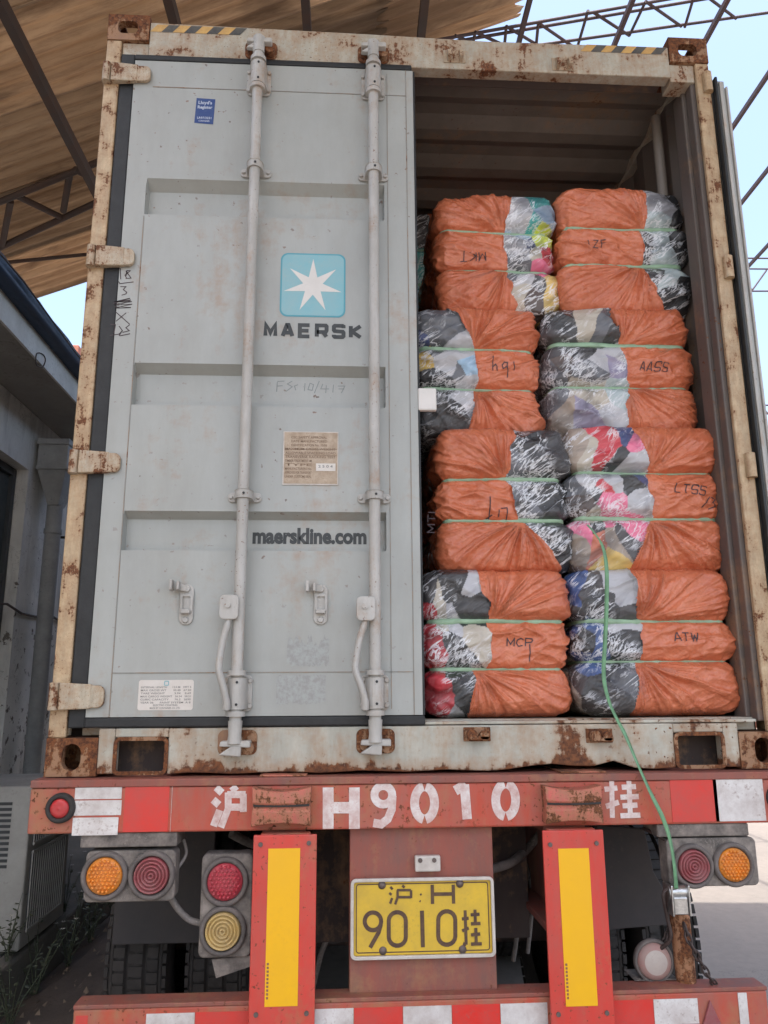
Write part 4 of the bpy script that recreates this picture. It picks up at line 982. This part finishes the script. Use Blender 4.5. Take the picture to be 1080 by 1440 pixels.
bale('orange bale with rounded grey and white clothes, second from top of right stack', (768,968,430,610), .20, .85, 'R', [(853,872),(878,883),(885,876)], (484,543),
     [(805,450,BLACK),(830,455,CREAM),(850,470,GREY),(800,475,DUSK),(865,480,BLACK),(820,500,BLACK),(835,515,WHITE),(825,530,GREY),(860,520,LIL),(870,500,WHITE),(795,520,BROWN),(780,530,GREY),(785,500,DUSK),(825,560,CREAM),(845,570,CREAM),(815,590,LIL),(870,555,PALE),(865,590,WHITE),(790,585,BEIGE),(775,570,GREY),(835,598,LIL)],
     44, Tx('AASS', 902, 518, 7, 11, 3, 6), bulge=(0,.006,.01))
bale('orange bale with shiny black clothes at right, third from top of left stack', (612,797,600,803), .12, .85, 'L', [(723,711),(715,730),(738,795)], (672,731),
     [(740,620,BLACK),(765,625,DUSK),(780,640,DUSK),(730,650,GREY),(750,655,BLACK),(735,690,WHITE),(725,700,GREY),(757,690,BLACK),(775,690,BLACK),(745,715,DUSK),(780,710,BLACK),(760,735,GREY),(775,750,BLACK),(785,765,BLACK)],
     55, [[(690,697),(690,727)],[(686,727),(694,722)],[(703,725),(703,715)],[(706,713),(715,712)],[(715,712),(715,728)]] + Tx('MTL', 611, 749, 11, 10, 3, -88))
bale('orange bale with red, pink and white clothes, third from top of right stack', (797,1012,598,803), .12, .85, 'R', [(889,911),(914,918),(920,884)], (663,728),
     [(845,615,RED),(838,635,RED),(865,610,NAVY),(880,620,PINK),(860,640,BLACK),(880,650,WHITE),(895,645,WHITE),(820,640,CREAM),(805,640,BEIGE),(830,680,WHITE),(845,695,RED),(850,710,PINK),(865,715,PINK),(860,685,WHITE),(885,690,BLACK),(905,680,NAVY),(895,710,WHITE),(810,690,GREY),(812,715,BROWN),(838,700,BLACK),(860,740,PINK),(890,745,PINK),(830,745,CREAM),(835,760,BLACK),(845,780,(.55,.16,.09)),(870,775,BEIGE),(885,765,DUSK),(865,795,OCH),(815,770,PINK),(805,785,BEIGE)],
     66, Tx('LTSS', 952, 690, 8, 12, 3, 8) + Tx('/3', 990, 712, 8, 17, 2, 12))
bale('orange bale with red, black and cream clothes, bottom of the left stack', (594,800,801,1006), .09, .85, 'R', [(672,690),(690,688),(672,656)], (873,941),
     [(612,845,CREAM),(625,860,CREAM),(645,820,BLACK),(635,835,BLACK),(665,820,WHITE),(660,850,BLACK),(680,850,BLACK),(640,862,WHITE),(598,860,RED),(600,840,DUSK),(602,900,RED),(610,920,RED),(640,900,BLACK),(632,930,BLACK),(672,890,CREAM),(680,915,CREAM),(655,925,BLACK),(605,960,RED),(612,985,RED),(640,960,BLACK),(635,990,BLACK),(660,960,DUSK),(624,1000,WHITE)],
     77, Tx('MCP', 716, 908, 10, 11, 3) + [[(748,905),(747,930)]])
bale('orange bale with blue and black clothes, bottom of the right stack', (806,1031,799,1004), .09, .85, 'R', [(889,898),(904,906),(904,890)], (873,930),
     [(812,830,BLUE),(820,815,BLUE),(835,820,DUSK),(850,840,BLACK),(870,815,WHITE),(880,840,WHITE),(860,860,BLACK),(885,862,DUSK),(808,860,BLACK),(812,890,NAVY),(825,910,BLACK),(842,890,BLUE),(845,920,BLUE),(870,890,WHITE),(880,905,BLACK),(865,915,BLACK),(895,900,BLACK),(890,880,WHITE),(822,950,BLUE),(812,975,DUSK),(840,950,BLUE),(850,980,BLACK),(870,950,BLACK),(860,995,DUSK),(885,960,GREY),(804,985,CREAM)],
     88, Tx('ATW', 952, 901, 9, 12, 3))
# second row, glimpsed in the gaps
bale('dark orange bale deeper inside, seen beside the shut door edge', (560,740,300,455), 1.15, .8, 'R', [(600,600),(600,600),(600,600)], (350,400), [(590,370,TEAL),(600,330,DUSK)], 91, detail=.35)
bale('bale deeper inside behind the gap between the upper stacks', (705,860,330,470), 1.15, .8, 'L', [(790,790),(790,790),(790,790)], (380,425), [(800,400,DUSK)], 92, detail=.35)
bale('dim bale deeper inside behind the middle gap', (700,875,480,610), 1.12, .8, 'L', [(750,750),(750,750),(750,750)], (520,570), [(780,500,GREY),(790,560,BEIGE)], 93, detail=.35)
bale('dim bale deeper inside behind the lower gap', (710,885,730,880), 1.05, .8, 'L', [(740,740),(740,740),(740,740)], (780,830), [(790,790,OCH),(800,830,BLUE),(785,860,BEIGE)], 94, detail=.35)

# ================================================================= TRAILER
tr = thing('container_trailer', (0, 0, 0), 'dusty red flatbed container trailer with lamps and yellow number plate under the container', 'trailer')
TY = -.055; BZ0, BZ1 = 1.138, 1.272
b = MB(); b.box(-1.237, 1.237, TY, .02, BZ0, BZ1); rb = b.build('rear_beam', M['red'], tr, bevel=.006)
MB().box(-1.237, 1.237, TY-.006, .15, BZ1+.001, BZ1+.024).build('top_flange', M['reddark'], tr, bevel=.003)
for px in (398, 822):
    x = atY(px, 1085, TY)[0]; MB().box(x-.075, x+.075, -.045, .3, BZ1+.0245, BZ1+.030).build('wear_plate', M['chip_red'], tr, bevel=.002)
for px, py in ((396, 1134), (806, 1131)):      # rubber-like steel buffers
    c = atY(px, py, TY-.04); bb = MB(); w2, h2 = .088, .057; nn = 9; vs = []; fs = []
    for i in range(nn):
        for j in range(nn):
            u = -1+2*i/(nn-1); v_ = -1+2*j/(nn-1)
            vs.append((c[0]+u*w2*(1-.05*(1-v_*v_)*0+.04*(v_ == v_)*abs(v_)), TY-.070+.014*u*u+.012*(abs(v_) < .2)+.006*(v_*v_), c[2]+v_*h2*(.80+.2*u*u)))
    for i in range(nn-1):
        for j in range(nn-1): a = i*nn+j; fs.append((a, a+nn, a+nn+1, a+1))
    back = len(vs)
    loop = [i*nn for i in range(nn)] + [(nn-1)*nn+j for j in range(1, nn)] + [i*nn+nn-1 for i in range(nn-2, -1, -1)] + [j for j in range(nn-2, 0, -1)]
    for k_ in loop: x, y, z = vs[k_]; vs.append((x, TY-.001, z))
    m_ = len(loop); fs += [(loop[i], back+i, back+(i+1) % m_, loop[(i+1) % m_]) for i in range(m_)]
    bb.add(vs, fs); bf = bb.build('buffer', M['chip_red'], tr, bevel=.003)
    MB().add([(c[0]+w2*u, TY-.0640+.014*u*u, c[2]+(.25 if dz_ else .02)*h2+.10*h2*u*u*0) for dz_ in (0, 1) for u in (-.97,-.6,-.3,0,.3,.6,.97)], [(i, i+1, i+8, i+7) for i in range(6)]).build('worn_groove', M['rubber'], bf, solid=.002)
# reflective tape and lettering on the beam
def tape(px0, px1, py0, py1, mat, Y, parent, dz=0, tilt=0):
    a = atY(px0, py1, Y); c = atY(px1, py0, Y); return MB().box(a[0], c[0], Y-.0018-dz, Y-.0004, a[2], c[2]).build('reflective_tape', M[mat], parent)
tape(105, 172, 1104, 1124, 'tape_w', TY, rb); tape(104, 171.5, 1125, 1147, 'tape_w', TY, rb); tape(101, 167, 1149, 1175, 'tape_w', TY, rb, .001); tape(172.5, 239, 1103, 1170, 'tape_r', TY, rb); tape(239.5, 242.5, 1103, 1170, 'tape_w', TY, rb)
ms = MB(); a = atY(150, 1103, TY); 
tape(946, 1006, 1093, 1156, 'tape_r', TY, rb); tape(1007, 1071, 1093, 1155, 'tape_w', TY, rb)
for px, py in ((86, 1136), (1096, 1122)):
    c = atY(px, py, TY); k_ = MB().lathe([(.030, 0), (.030, -.018), (.040, -.020), (.044, -.012), (.045, 0)], (c[0], TY, c[2]), (0, 1, 0)).build('marker_lamp', M['rubber'], tr)
    MB().lathe([(.030, -.004), (.028, -.016), (.018, -.022), (.012, -.020), (.0001, -.024)], (c[0], TY, c[2]), (0, 1, 0)).build('lens', M['lens_red'], k_)
def pix(mb, lines, wd, Y):
    for i, ln in enumerate(lines): strokes(mb, [[(p[0], p[2]) for p in (atY(u, v_, Y) for u, v_ in ln)]], lambda a_, b_, i=i: (a_, Y-.0008-.0003*i, b_), wd)
q3 = lambda *p: [(280+p[i]/3.857, 1080+p[i+1]/3.857) for i in range(0, len(p), 2)]
def stencil(*sets):
    sp = MB()
    for ls, wd in sets: pix(sp, ls, wd, TY)
    sp.build('stencil_character', M['stencil'], rb)
stencil(([q3(92,105,125,135), q3(76,172,108,200), q3(112,228,78,315), q3(180,98,200,125)], .022), ([q3(152,144,252,144), q3(240,140,240,238), q3(165,212,250,212), q3(158,132,158,220,118,322)], .021))
stencil(([q3(700,105,700,330), q3(842,105,842,330), q3(720,215,822,215)], .034))
stencil(([ell(539, 1118, 12.5, 13, 0, 360, 24), [(552,1119),(551,1138),(545,1152),(536,1159),(525,1157)]], .025))
for cx0, cy0 in ((597, 1129), (711, 1125)): stencil(([ell(cx0, cy0, 14, 23, 97, 263, 16), ell(cx0, cy0, 14, 23, -83, 83, 16)], .028))
stencil(([[(653,1103),(657,1152)], [(640,1112),(655,1103)]], .030))
stencil(([[(850,1110),(868,1108)], [(860,1098),(861,1150)], [(852,1134),(870,1128)], [(874,1107),(894,1106)], [(884,1098),(885,1120)], [(872,1121),(898,1120)], [(875,1133),(896,1132)], [(885,1122),(886,1148)], [(872,1147),(900,1146)]], .016))
# vertical posts with yellow panels
for (x0, x1, yy0, yy1) in ((357,437,375,418), (762,850,776,838)):
    A0 = atY(x0, 1172, -.10); A1 = atY(438 if x0 < 500 else 848, 1172, -.10)
    X0 = A0[0]; X1 = X0+.192; 
    P0 = MB(); P0.box(X0+.02, X1-.02, -.095, -.062, .40, BZ0-.002); P0 = P0.build('bumper_post', M['red'], tr, bevel=.004)
    f_ = MB(); f_.box(X0, X1, -.108, -.0965, .52, BZ0-.004); f_.build('reflector_frame', M['redbright'], P0, bevel=.003)
    zt_ = atY((x0+x1)/2, 1193, -.108)[2]; zb2 = atY((x0+x1)/2, 1415, -.108)[2]
    f_ = MB(); f_.box(X0+.046, X0+.142, -.1098, -.1085, zb2, zt_); f_.build('reflector_panel', M['yellow'], P0)
    for ax, az in ((X0+.022, zt_+.012), (X1-.024, zt_+.014), (X0+.022, zb2-.02), (X1-.024, zb2-.02)): MB().tube([(ax, -.108, az), (ax, -.112, az)], .007, 10).build('screw', M['screw'], P0)
    mk_ = MB(); 
    for i in range(10): mk_.box(X0+.050, X0+.056, -.1104, -.1100, zb2+.02+i*.010, zb2+.026+i*.010)
    mk_.build('print', M['reddark'], P0)
# centre panel and number plate
a = atY(492, 1172, -.02); c = atY(692, 1172, -.02); CX0, CX1 = a[0], c[0]
cp = MB(); cp.box(CX0, CX1, -.02, -.008, .60, BZ0-.002).box(CX0, CX0+.012, -.008, .2, .60, BZ0-.002).box(CX1-.012, CX1, -.008, .2, .60, BZ0-.002); cp = cp.build('plate_bracket', M['reddark'], tr, bevel=.003)
PL = lambda x, y: atY(x, y, -.034)
a = PL(494, 1348); c = PL(692, 1233)
pb = MB(); pb.box(a[0]+.006, c[0]-.006, -.034, -.022, a[2]+.006, c[2]-.006); npl = pb.build('number_plate', M['plate'], tr, bevel=.002, label='yellow number plate with dark characters')
rim = MB(); v_, f2_ = ribbon(rrect(a[0]+.002, c[0]-.002, a[2]+.002, c[2]-.002, .012), .010, True)
rim.add([(p[0], -.040, p[1]) for p in v_], f2_); rim.build('rim', M['alu'], npl, solid=.010, bevel=.002)
v_, f2_ = ribbon(rrect(a[0]+.015, c[0]-.015, a[2]+.015, c[2]-.015, .008), .0032, True)
MB().add([(p[0], -.0348, p[1]) for p in v_], f2_).build('border_line', M['platechar'], npl)
u5 = lambda *p: [(480+p[i]/4.5, 1180+p[i+1]/4.5) for i in range(0, len(p), 2)]
ch_ = MB(); Yp = -.0345
pix(ch_, [u5(310,302,325,318), u5(303,340,318,352), u5(322,372,308,408), u5(385,292,400,306), u5(352,322,440,322), u5(441,322,441,372), u5(356,366,440,366), u5(356,322,356,366,340,412)], .0075, Yp)
pix(ch_, [u5(575,288,577,410), u5(708,288,710,408), u5(577,348,708,346)], .0105, Yp)
pix(ch_, [[(480+x/4.5, 1180+y/4.5) for x, y in ell(200, 520, 52, 56, 0, 360, 28)], u5(250,540,236,590,182,686)], .0125, Yp)
for cx0, cy0 in ((354, 568), (667, 562)):
    rx, rz = 54, 106; pts = [(480+(cx0+sx)/4.5, 1180+(cy0+sz)/4.5) for sx, sz in [(-54, -40)] + [(54*math.cos(math.radians(t_)), -52-54*math.sin(math.radians(t_))) for t_ in range(180, -1, -20)] + [(54*math.cos(math.radians(t_)), 52-54*math.sin(math.radians(t_))) for t_ in range(0, -181, -20)] + [(-54, -40)]]
    pix(ch_, [pts], .0125, Yp)
pix(ch_, [u5(510,452,516,684)], .0125, Yp)
pix(ch_, [u5(783,450,790,668), u5(762,505,806,500), u5(764,580,806,562), u5(790,668,770,660), u5(845,445,848,535), u5(818,478,874,474), u5(820,535,880,532), u5(850,560,853,662), u5(820,605,878,598), u5(820,662,888,660)], .0095, Yp)
pix(ch_, [u5(500,345,506,355), u5(495,390,502,394)], .006, Yp)
ch_.build('plate_characters', M['platechar'], npl)
for px, py in ((257,291),(749,281),(263,706),(767,698)):
    p = PL(480+px/4.5, 1180+py/4.5); MB().lathe([(.012,0),(.012,-.002),(.008,-.004),(.006,-.006),(.0001,-.007)], (p[0], -.0342, p[2]), (0,1,0), 16).build('plate_screw', M['screw'], npl)
p = atY(601, 1214, -.03); b = MB(); b.box(p[0]-.040, p[0]+.040, -.045, -.021, p[2]-.022, p[2]+.024); b = b.build('plate_light', M['alu'], tr, bevel=.004)
for dx in (-.024, .02): MB().tube([(p[0]+dx, -.045, p[2]+.012), (p[0]+dx, -.049, p[2]+.012)], .007, 10).build('screw', M['screw'], b)
# lower bumper
LY = -.06; LZ1 = .655
b = MB(); b.box(-1.056, 1.035, LY, .0, .50, LZ1); lbp = b.build('under_run_bumper', M['red'], tr, bevel=.006)
b = MB(); b.box(-1.056, 1.035, LY-.004, .015, LZ1+.0005, LZ1+.012); b.build('bumper_flange', M['reddark'], lbp, bevel=.002)
def tp(px0, px1, dz0, dz1, mat):
    X0 = atY(px0, 1425, LY)[0]; X1 = atY(px1, 1425, LY)[0]; MB().box(X0, X1, LY-.0016, LY-.0004, LZ1-.010+dz0, LZ1-.016+dz1).build('reflective_tape', M[mat], lbp)
for a0, a1, m_ in ((107,124,'tape_r'),(206,274,'tape_w'),(275,350,'tape_r'),(440,497,'tape_w'),(498,566,'tape_r'),(567,635,'tape_w'),(636,703,'tape_r'),(704,770,'tape_w'),(856,919,'tape_r'),(920,982,'tape_w')): tp(a0, a1, -.075, 0, m_)
X0 = atY(1037, 1400, LY)[0]; MB().box(X0, X0+.028, LY-.003, LY-.0004, .50, LZ1-.004).build('end_strip', M['tape_w'], lbp)
p = atY(998, 1420, LY); MB().prism([(p[0]-.042, p[2]-.07), (p[0]+.042, p[2]-.07), (p[0], p[2]+.03)], LY-.012, LY-.0005).build('triangle_reflector', M['lens_r'], lbp, bevel=.004)
# lamps
def lamp(box, cx, cz, Y, r, lens, style, seed=0):
    c = MB(); c.lathe([(r*1.36, 0), (r*1.36, -.012), (r*1.28, -.019), (r*1.12, -.019), (r*1.06, -.012), (r*1.04, 0)], (cx, Y, cz), (0,1,0)); ring = c.build('lamp_ring', M['lampring'], box)
    l_ = MB()
    if style == 'rings':
        prof_ = [(r*1.04, -.006)]; k0 = 5
        for i in range(k0): f0 = 1-i/k0; prof_ += [(r*f0, -.013), (r*(f0-.03), -.024), (r*(f0-.10), -.025), (r*(f0-.14), -.013)]
        prof_ = [q_ for q_ in prof_ if q_[0] > 0]+[(.0001, -.013)]; l_.lathe(prof_, (cx, Y, cz), (0,1,0))
        l_.build('lens', M[lens], box)
    else:
        l_.lathe([(r*1.04, -.006), (r, -.015), (r*.5, -.018), (.0001, -.019)], (cx, Y, cz), (0,1,0))
        dm = []
        for i in range(-4, 5):
            for j in range(-4, 5):
                x = (i+.5*(j % 2))*r*.235; z = j*r*.205
                if math.hypot(x, z) < r*.92: l_.lathe([(r*.105, -.014), (r*.09, -.0215), (r*.04, -.0245), (.0001, -.025)], (cx+x, Y, cz+z), (0,1,0), 8)
        l_.build('lens', M[lens], box)
def lampbox(px0, px1, py0, py1, Y, r=.018, name='lamp_box', mat='lampbox', dep=.07):
    a = atY(px0, py1, Y); c = atY(px1, py0, Y); b = MB(); b.prism(rrect(a[0], c[0], a[2], c[2], r), Y, Y+dep); return b.build(name, M[mat], tr, bevel=.006, seg=3), a, c
YL = -.04
bx1, _, _ = lampbox(116, 248, 1195, 1270, YL)
for px, py, ln_, st_ in ((148, 1231, 'lens_o', 'dots'), (214, 1230, 'lens_r', 'rings')): p = atY(px, py, YL); lamp(bx1, p[0], p[2], YL, .052, ln_, st_)
a = atY(113, 1192, YL); c = atY(250, 1175, YL); MB().box(a[0], c[0], YL-.006, YL+.12, a[2], BZ0-.001).build('lamp_mount', M['lampbox'], tr, bevel=.004)
bx2, _, _ = lampbox(278, 356, 1200, 1348, .0)
for px, py, ln_, st_ in ((317, 1239, 'lens_r2', 'dots'), (314, 1308, 'lens_y', 'rings')): p = atY(px, py, .0); lamp(bx2, p[0], p[2], 0., .053, ln_, st_)
bx3, _, _ = lampbox(942, 1062, 1177, 1248, YL)
for px, py, ln_, st_ in ((973, 1217, 'lens_r', 'rings'), (1030, 1215, 'lens_o', 'dots')): p = atY(px, py, YL); lamp(bx3, p[0], p[2], YL, .049, ln_, st_)
a = atY(924, 1177, YL); c = atY(1051, 1160, YL); MB().box(a[0], c[0], YL-.006, YL+.12, a[2], BZ0-.001).build('lamp_mount', M['lampbox'], tr, bevel=.004)
p = atY(918, 1350, .02); b = MB(); b.lathe([(.0001,.025),(.055,.022),(.064,0),(.063,-.014),(.057,-.018),(.054,-.012)], (p[0], .02, p[2]), (0,1,0)); rl = b.build('reversing_lamp', M['lampring'], tr)
MB().lathe([(.054,-.012),(.050,-.024),(.036,-.028)], (p[0], .02, p[2]), (0,1,0)).build('lens_rim', M['lens_y'] if False else dirty('pink_lens_rim', (.34,.18,.16), (.32,.25,.22), .8, .5, 20), rl)
MB().lathe([(.036,-.028),(.02,-.031),(.0001,-.032)], (p[0], .02, p[2]), (0,1,0)).build('lens', M['lens_w'], rl)
MB().box(p[0]-.07, p[0]+.07, .0, .10, LZ1+.015, p[2]-.05).build('lamp_mount', M['lampbox'], tr, bevel=.004)
q_ = atY(330, 1358, .02); MB().prism([(q_[0]-.07, q_[2]+.02), (q_[0]-.055, q_[2]-.032), (q_[0]+.075, q_[2]+.006), (q_[0]+.075, q_[2]+.03)], .015, .025).build('torn_flap', M['lampbox'], tr)
# hoses
def hose(pts, Y, r=.011, name='hose', mat='hose'):
    w3 = [atY(*(p[:2]), p[2] if len(p) > 2 else Y) for p in pts]; MB().tube(smooth_line(w3, 6), r, 10).build(name, M[mat], tr)
hose([(240,1262,.03),(252,1280,.05),(268,1294,.06),(292,1300,.04)], 0, .010); hose([(258,1180,.05),(262,1200,.05),(252,1218,.03),(246,1224,.0)], 0, .005)
hose([(325,1172,.35),(360,1188,.4),(420,1196,.4),(500,1200,.4)], 0, .016); hose([(690,1222,.25),(720,1212,.3),(745,1190,.4),(760,1172,.4)], 0, .016)
hose([(905,1165,.05),(920,1172,.0),(938,1182,-.02)], 0, .006, mat='chain')
# chassis, axles, suspension
def part(name, mat, *boxes, bevel=.004):
    b = MB()
    for bb in boxes: b.box(*bb)
    return b.build(name, M[mat], tr, bevel=bevel)
for s in (-1, 1):
    x = s*.46
    part('chassis_beam', 'reddark' if s else 'red', (x-.07, x+.07, .05, 12.1, 1.10, 1.125), (x-.008, x+.008, .05, 12.1, .82, 1.099), (x-.07, x+.07, .05, 12.1, .795, .819))
    part('side_rail', 'chassis', (s*1.19-.03, s*1.19+.03, .16, 12.1, 1.14, 1.27))
b = MB()
for i in range(15): b.box(-1.15, 1.15, .5+i*.8, .58+i*.8, 1.13, 1.20)
b.build('cross_member', M['chassis'], tr, bevel=.004)
part('deck_plate', 'chassis', (-1.2, 1.2, .16, 2.2, 1.275, 1.285))
part('end_crossbeam', 'chassis', (-.38, .40, .35, .47, .70, 1.09))
def wheel(x, y, mir):
    R_ = .50; wd = .255; b = MB(); prof_ = [(.27,-wd/2+.02),(.40,-wd/2),(.465,-wd/2+.012),(R_-.012,-wd/2+.03)]
    gr = [-.095,-.035,.035,.095]; prof_ += [(R_, -wd/2+.045)]
    for g_ in gr: prof_ += [(R_, g_-.008), (R_-.014, g_-.006), (R_-.014, g_+.006), (R_, g_+.008)]
    prof_ += [(R_, wd/2-.045), (R_-.012, wd/2-.03), (.465, wd/2-.012), (.40, wd/2), (.27, wd/2-.02)]
    b.lathe(prof_, (x, y, R_+.0), (1,0,0), 96)
    t = b.build('tyre', M['rubber'], tr)
    tb = MB()     # tread sipes as raised lugs between the grooves
    for k_ in range(72):
        a_ = 2*PI*k_/72
        for gx0, gx1, ph in ((-.118,-.104,0),(-.086,-.044,.5),(-.026,.026,0),(.044,.086,.5),(.104,.118,0)):
            c_ = a_+ph*2*PI/72; pts_ = []
            for rr in (R_-.003, R_+.007):
                for da, xx in ((-.034, gx0), (.034, gx0), (.034, gx1), (-.034, gx1)):
                    pts_.append((x+xx, y+math.cos(c_+da)*rr, R_+math.sin(c_+da)*rr))
            tb.hexa(pts_)
    tb.build('tread', M['rubber'], t)
    MB().lathe([(.272,-wd/2+.02),(.25,-wd/2+.05),(.20,-.02),(.11,-.03),(.10,-.09),(.0001,-.09)] if mir < 0 else [(.272,wd/2-.02),(.25,wd/2-.05),(.20,.02),(.11,.03),(.10,.09),(.0001,.09)], (x, y, R_), (1,0,0), 40).build('rim', M['chassis'], t)
for ax in (1.25, 2.55, 3.85):
    MB().tube([(-1.1, ax, .5), (1.1, ax, .5)], .07, 16).build('axle', M['chassis'], tr)
    for s in (-1, 1):
        for dx in (1.07, .76): wheel(s*dx, ax, s)
    for s in (-1, 1):
        b = MB()
        for i in range(7): l2 = .50-.06*i; b.hexa([(s*.46-.04, ax-l2, .60+.013*i+.05*(l2/.5)**2), (s*.46+.04, ax-l2, .60+.013*i+.05*(l2/.5)**2), (s*.46+.04, ax, .60+.013*i), (s*.46-.04, ax, .60+.013*i), (s*.46-.04, ax-l2, .612+.013*i+.05*(l2/.5)**2), (s*.46+.04, ax-l2, .612+.013*i+.05*(l2/.5)**2), (s*.46+.04, ax, .612+.013*i), (s*.46-.04, ax, .612+.013*i)]); b.hexa([(s*.46-.04, ax, .60+.013*i), (s*.46+.04, ax, .60+.013*i), (s*.46+.04, ax+l2, .60+.013*i+.05*(l2/.5)**2), (s*.46-.04, ax+l2, .60+.013*i+.05*(l2/.5)**2), (s*.46-.04, ax, .612+.013*i), (s*.46+.04, ax, .612+.013*i), (s*.46+.04, ax+l2, .612+.013*i+.05*(l2/.5)**2), (s*.46-.04, ax+l2, .612+.013*i+.05*(l2/.5)**2)])
        b.box(s*.46-.06, s*.46+.06, ax-.09, ax+.09, .50, .59); b.build('leaf_spring', M['chassis'], tr)
for s in (-1, 1):
    for yy in (.95, 2.25):
        MB().lathe([(.0001,-.09),(.06,-.085),(.078,-.05),(.082,-.01),(.088,-.008),(.088,.008),(.08,.01),(.078,.06),(.05,.09),(.0001,.092)], (s*.30, yy, .62), (0,1,.25)).build('brake_chamber', M['flap'], tr)
MB().lathe([(.0001,-.33),(.10,-.32),(.14,-.28),(.14,.28),(.10,.32),(.0001,.33)], (0, .75, .92), (1,0,0)).build('air_tank', M['flap'], tr)
hose([(455,1250,.5),(470,1290,.6),(452,1340,.7),(440,1390,.8)], 0, .010); hose([(715,1240,.6),(728,1290,.6),(722,1350,.7)], 0, .009); hose([(735,1195,.5),(748,1260,.55),(742,1340,.6)], 0, .008)
# mudguards: left flap and right curved guard
a = atY(158, 1328, .62); c = atY(300, 1255, .62)
MB().box(a[0], c[0], .61, .63, a[2], c[2]+.25).build('mud_flap', M['flap'], tr, bevel=.004)
P_ = lambda x, y: (lambda q_: (q_[0], q_[2]))(atY(x, y, .45))
b = MB(); b.prism([P_(838,1308), P_(936,1300), P_(958,1300)[:1]+P_(936,1295)[1:], P_(918,1225), P_(905,1165), P_(838,1160)], .44, .46); b.build('mud_flap', M['flap'], tr, bevel=.004)
# rusty stake on the right with ratchet, chain
pt0 = atY(966, 1388, .0); pt1 = atY(955, 1283, .0)
pole = MB().tube([tuple(pt0-np.array([0,0,.25])), tuple(pt0), tuple(pt1)], .031, 18).build('bumper_stay', M['rustpole'], tr)
lk = MB(); path = smooth_line([atY(x, y, Y) for x, y, Y in ((962,1300,-.045),(970,1325,-.06),(985,1352,-.06),(1000,1378,-.05),(1030,1412,.02),(1052,1432,.05),(1085,1446,.1))], 9)
pts = [Vector(p) for p in path]; acc = 0; last = pts[0]; lnk = []; i = 1; cur = pts[0]
seglen = .026
while i < len(pts):
    d_ = (pts[i]-cur).length
    if d_ < seglen: i += 1; continue
    nx_ = cur.lerp(pts[i], seglen/d_); lnk.append((cur.copy(), nx_.copy())); cur = nx_
for k_, (a, c) in enumerate(lnk):
    d_ = (c-a).normalized(); sd2 = d_.cross(Vector((0,1,0))).normalized(); sd2 = sd2 if k_ % 2 else d_.cross(sd2).normalized()
    m_ = (a+c)/2; lp = [m_+d_*.019*math.cos(t_)+sd2*.0085*math.sin(t_) for t_ in [2*PI*q_/12 for q_ in range(13)]]; lk.tube(lp, .0034, 6, False)
lk.build('chain', M['chain'], tr)
lk = MB()
for k_ in range(5):
    p = Vector(atY(942-k_*3, 1306+k_*7, .03)); sd2 = Vector((1,0,0)) if k_ % 2 else Vector((0,1,0)); d_ = Vector((-.4,0,-1)).normalized()
    lk.tube([p+d_*.02*math.cos(t_)+sd2*.009*math.sin(t_) for t_ in [2*PI*q_/12 for q_ in range(13)]], .0036, 6, False)
lk.build('chain', M['chain'], tr)

# green tie strap hanging from the bales, over the sill, to the ratchet on the trailer
tie = thing('tie_strap', (.6, -.1, 1.2), 'loose green strap hanging from the bales over the sill to a ratchet on the trailer', 'strap')
path = [(826,738,.02),(838,752,.0),(848,770,-.02),(853,800,-.03),(853,850,-.03),(851,900,-.03),(849,950,-.03),(856,985,-.03),(868,1012,-.03),(880,1035,-.04),(897,1075,-.07),(915,1115,-.09),(932,1150,-.10),(942,1180,-.10),(948,1215,-.10),(951,1250,-.085)]
W3 = smooth_line([atY(*p) for p in path], 8); vs = []; nn = len(W3)
for i, p in enumerate(W3):
    d_ = Vector(W3[min(i+1, nn-1)])-Vector(W3[max(i-1, 0)]); d_.normalize(); tw = .5*math.sin(i*.13)+ (1.1 if 70 < i < 95 else 0)*math.sin((i-70)/25*PI)
    wv = Vector((math.cos(tw), math.sin(tw), 0)); wv = (wv-d_*wv.dot(d_)).normalized()*(.0068 if i > 12 else .004); p = Vector(p)
    vs += [p-wv, p+wv]
MB().add(vs, [(2*i, 2*i+1, 2*i+3, 2*i+2) for i in range(nn-1)], True).build('webbing', plain('green_webbing', (.15,.32,.17), .45, .25, 25, .2), tie, solid=.0015)
rc = MB(); p = atY(953, 1264, -.06)
rc.tube([(p[0]-.032, -.06, p[2]+.02), (p[0]+.030, -.06, p[2]+.02)], .022, 16); rc.box(p[0]-.030, p[0]-.024, -.09, -.02, p[2]-.045, p[2]+.045); rc.box(p[0]+.024, p[0]+.030, -.09, -.02, p[2]-.045, p[2]+.045)
rc.box(p[0]-.022, p[0]+.022, -.085, -.075, p[2]-.04, p[2]+.01); rc.build('ratchet', M['steel'], tie, bevel=.004)
MB().tube(smooth_line([(p[0]-.03, -.06, p[2]+.03), (p[0]-.045, -.06, p[2]+.01), (p[0]-.03, -.04, p[2]-.06), (p[0]-.02, -.03, p[2]-.12), (p[0]-.045, .0, p[2]-.16)], 6), .006, 8).build('hook', M['chain'], tie)
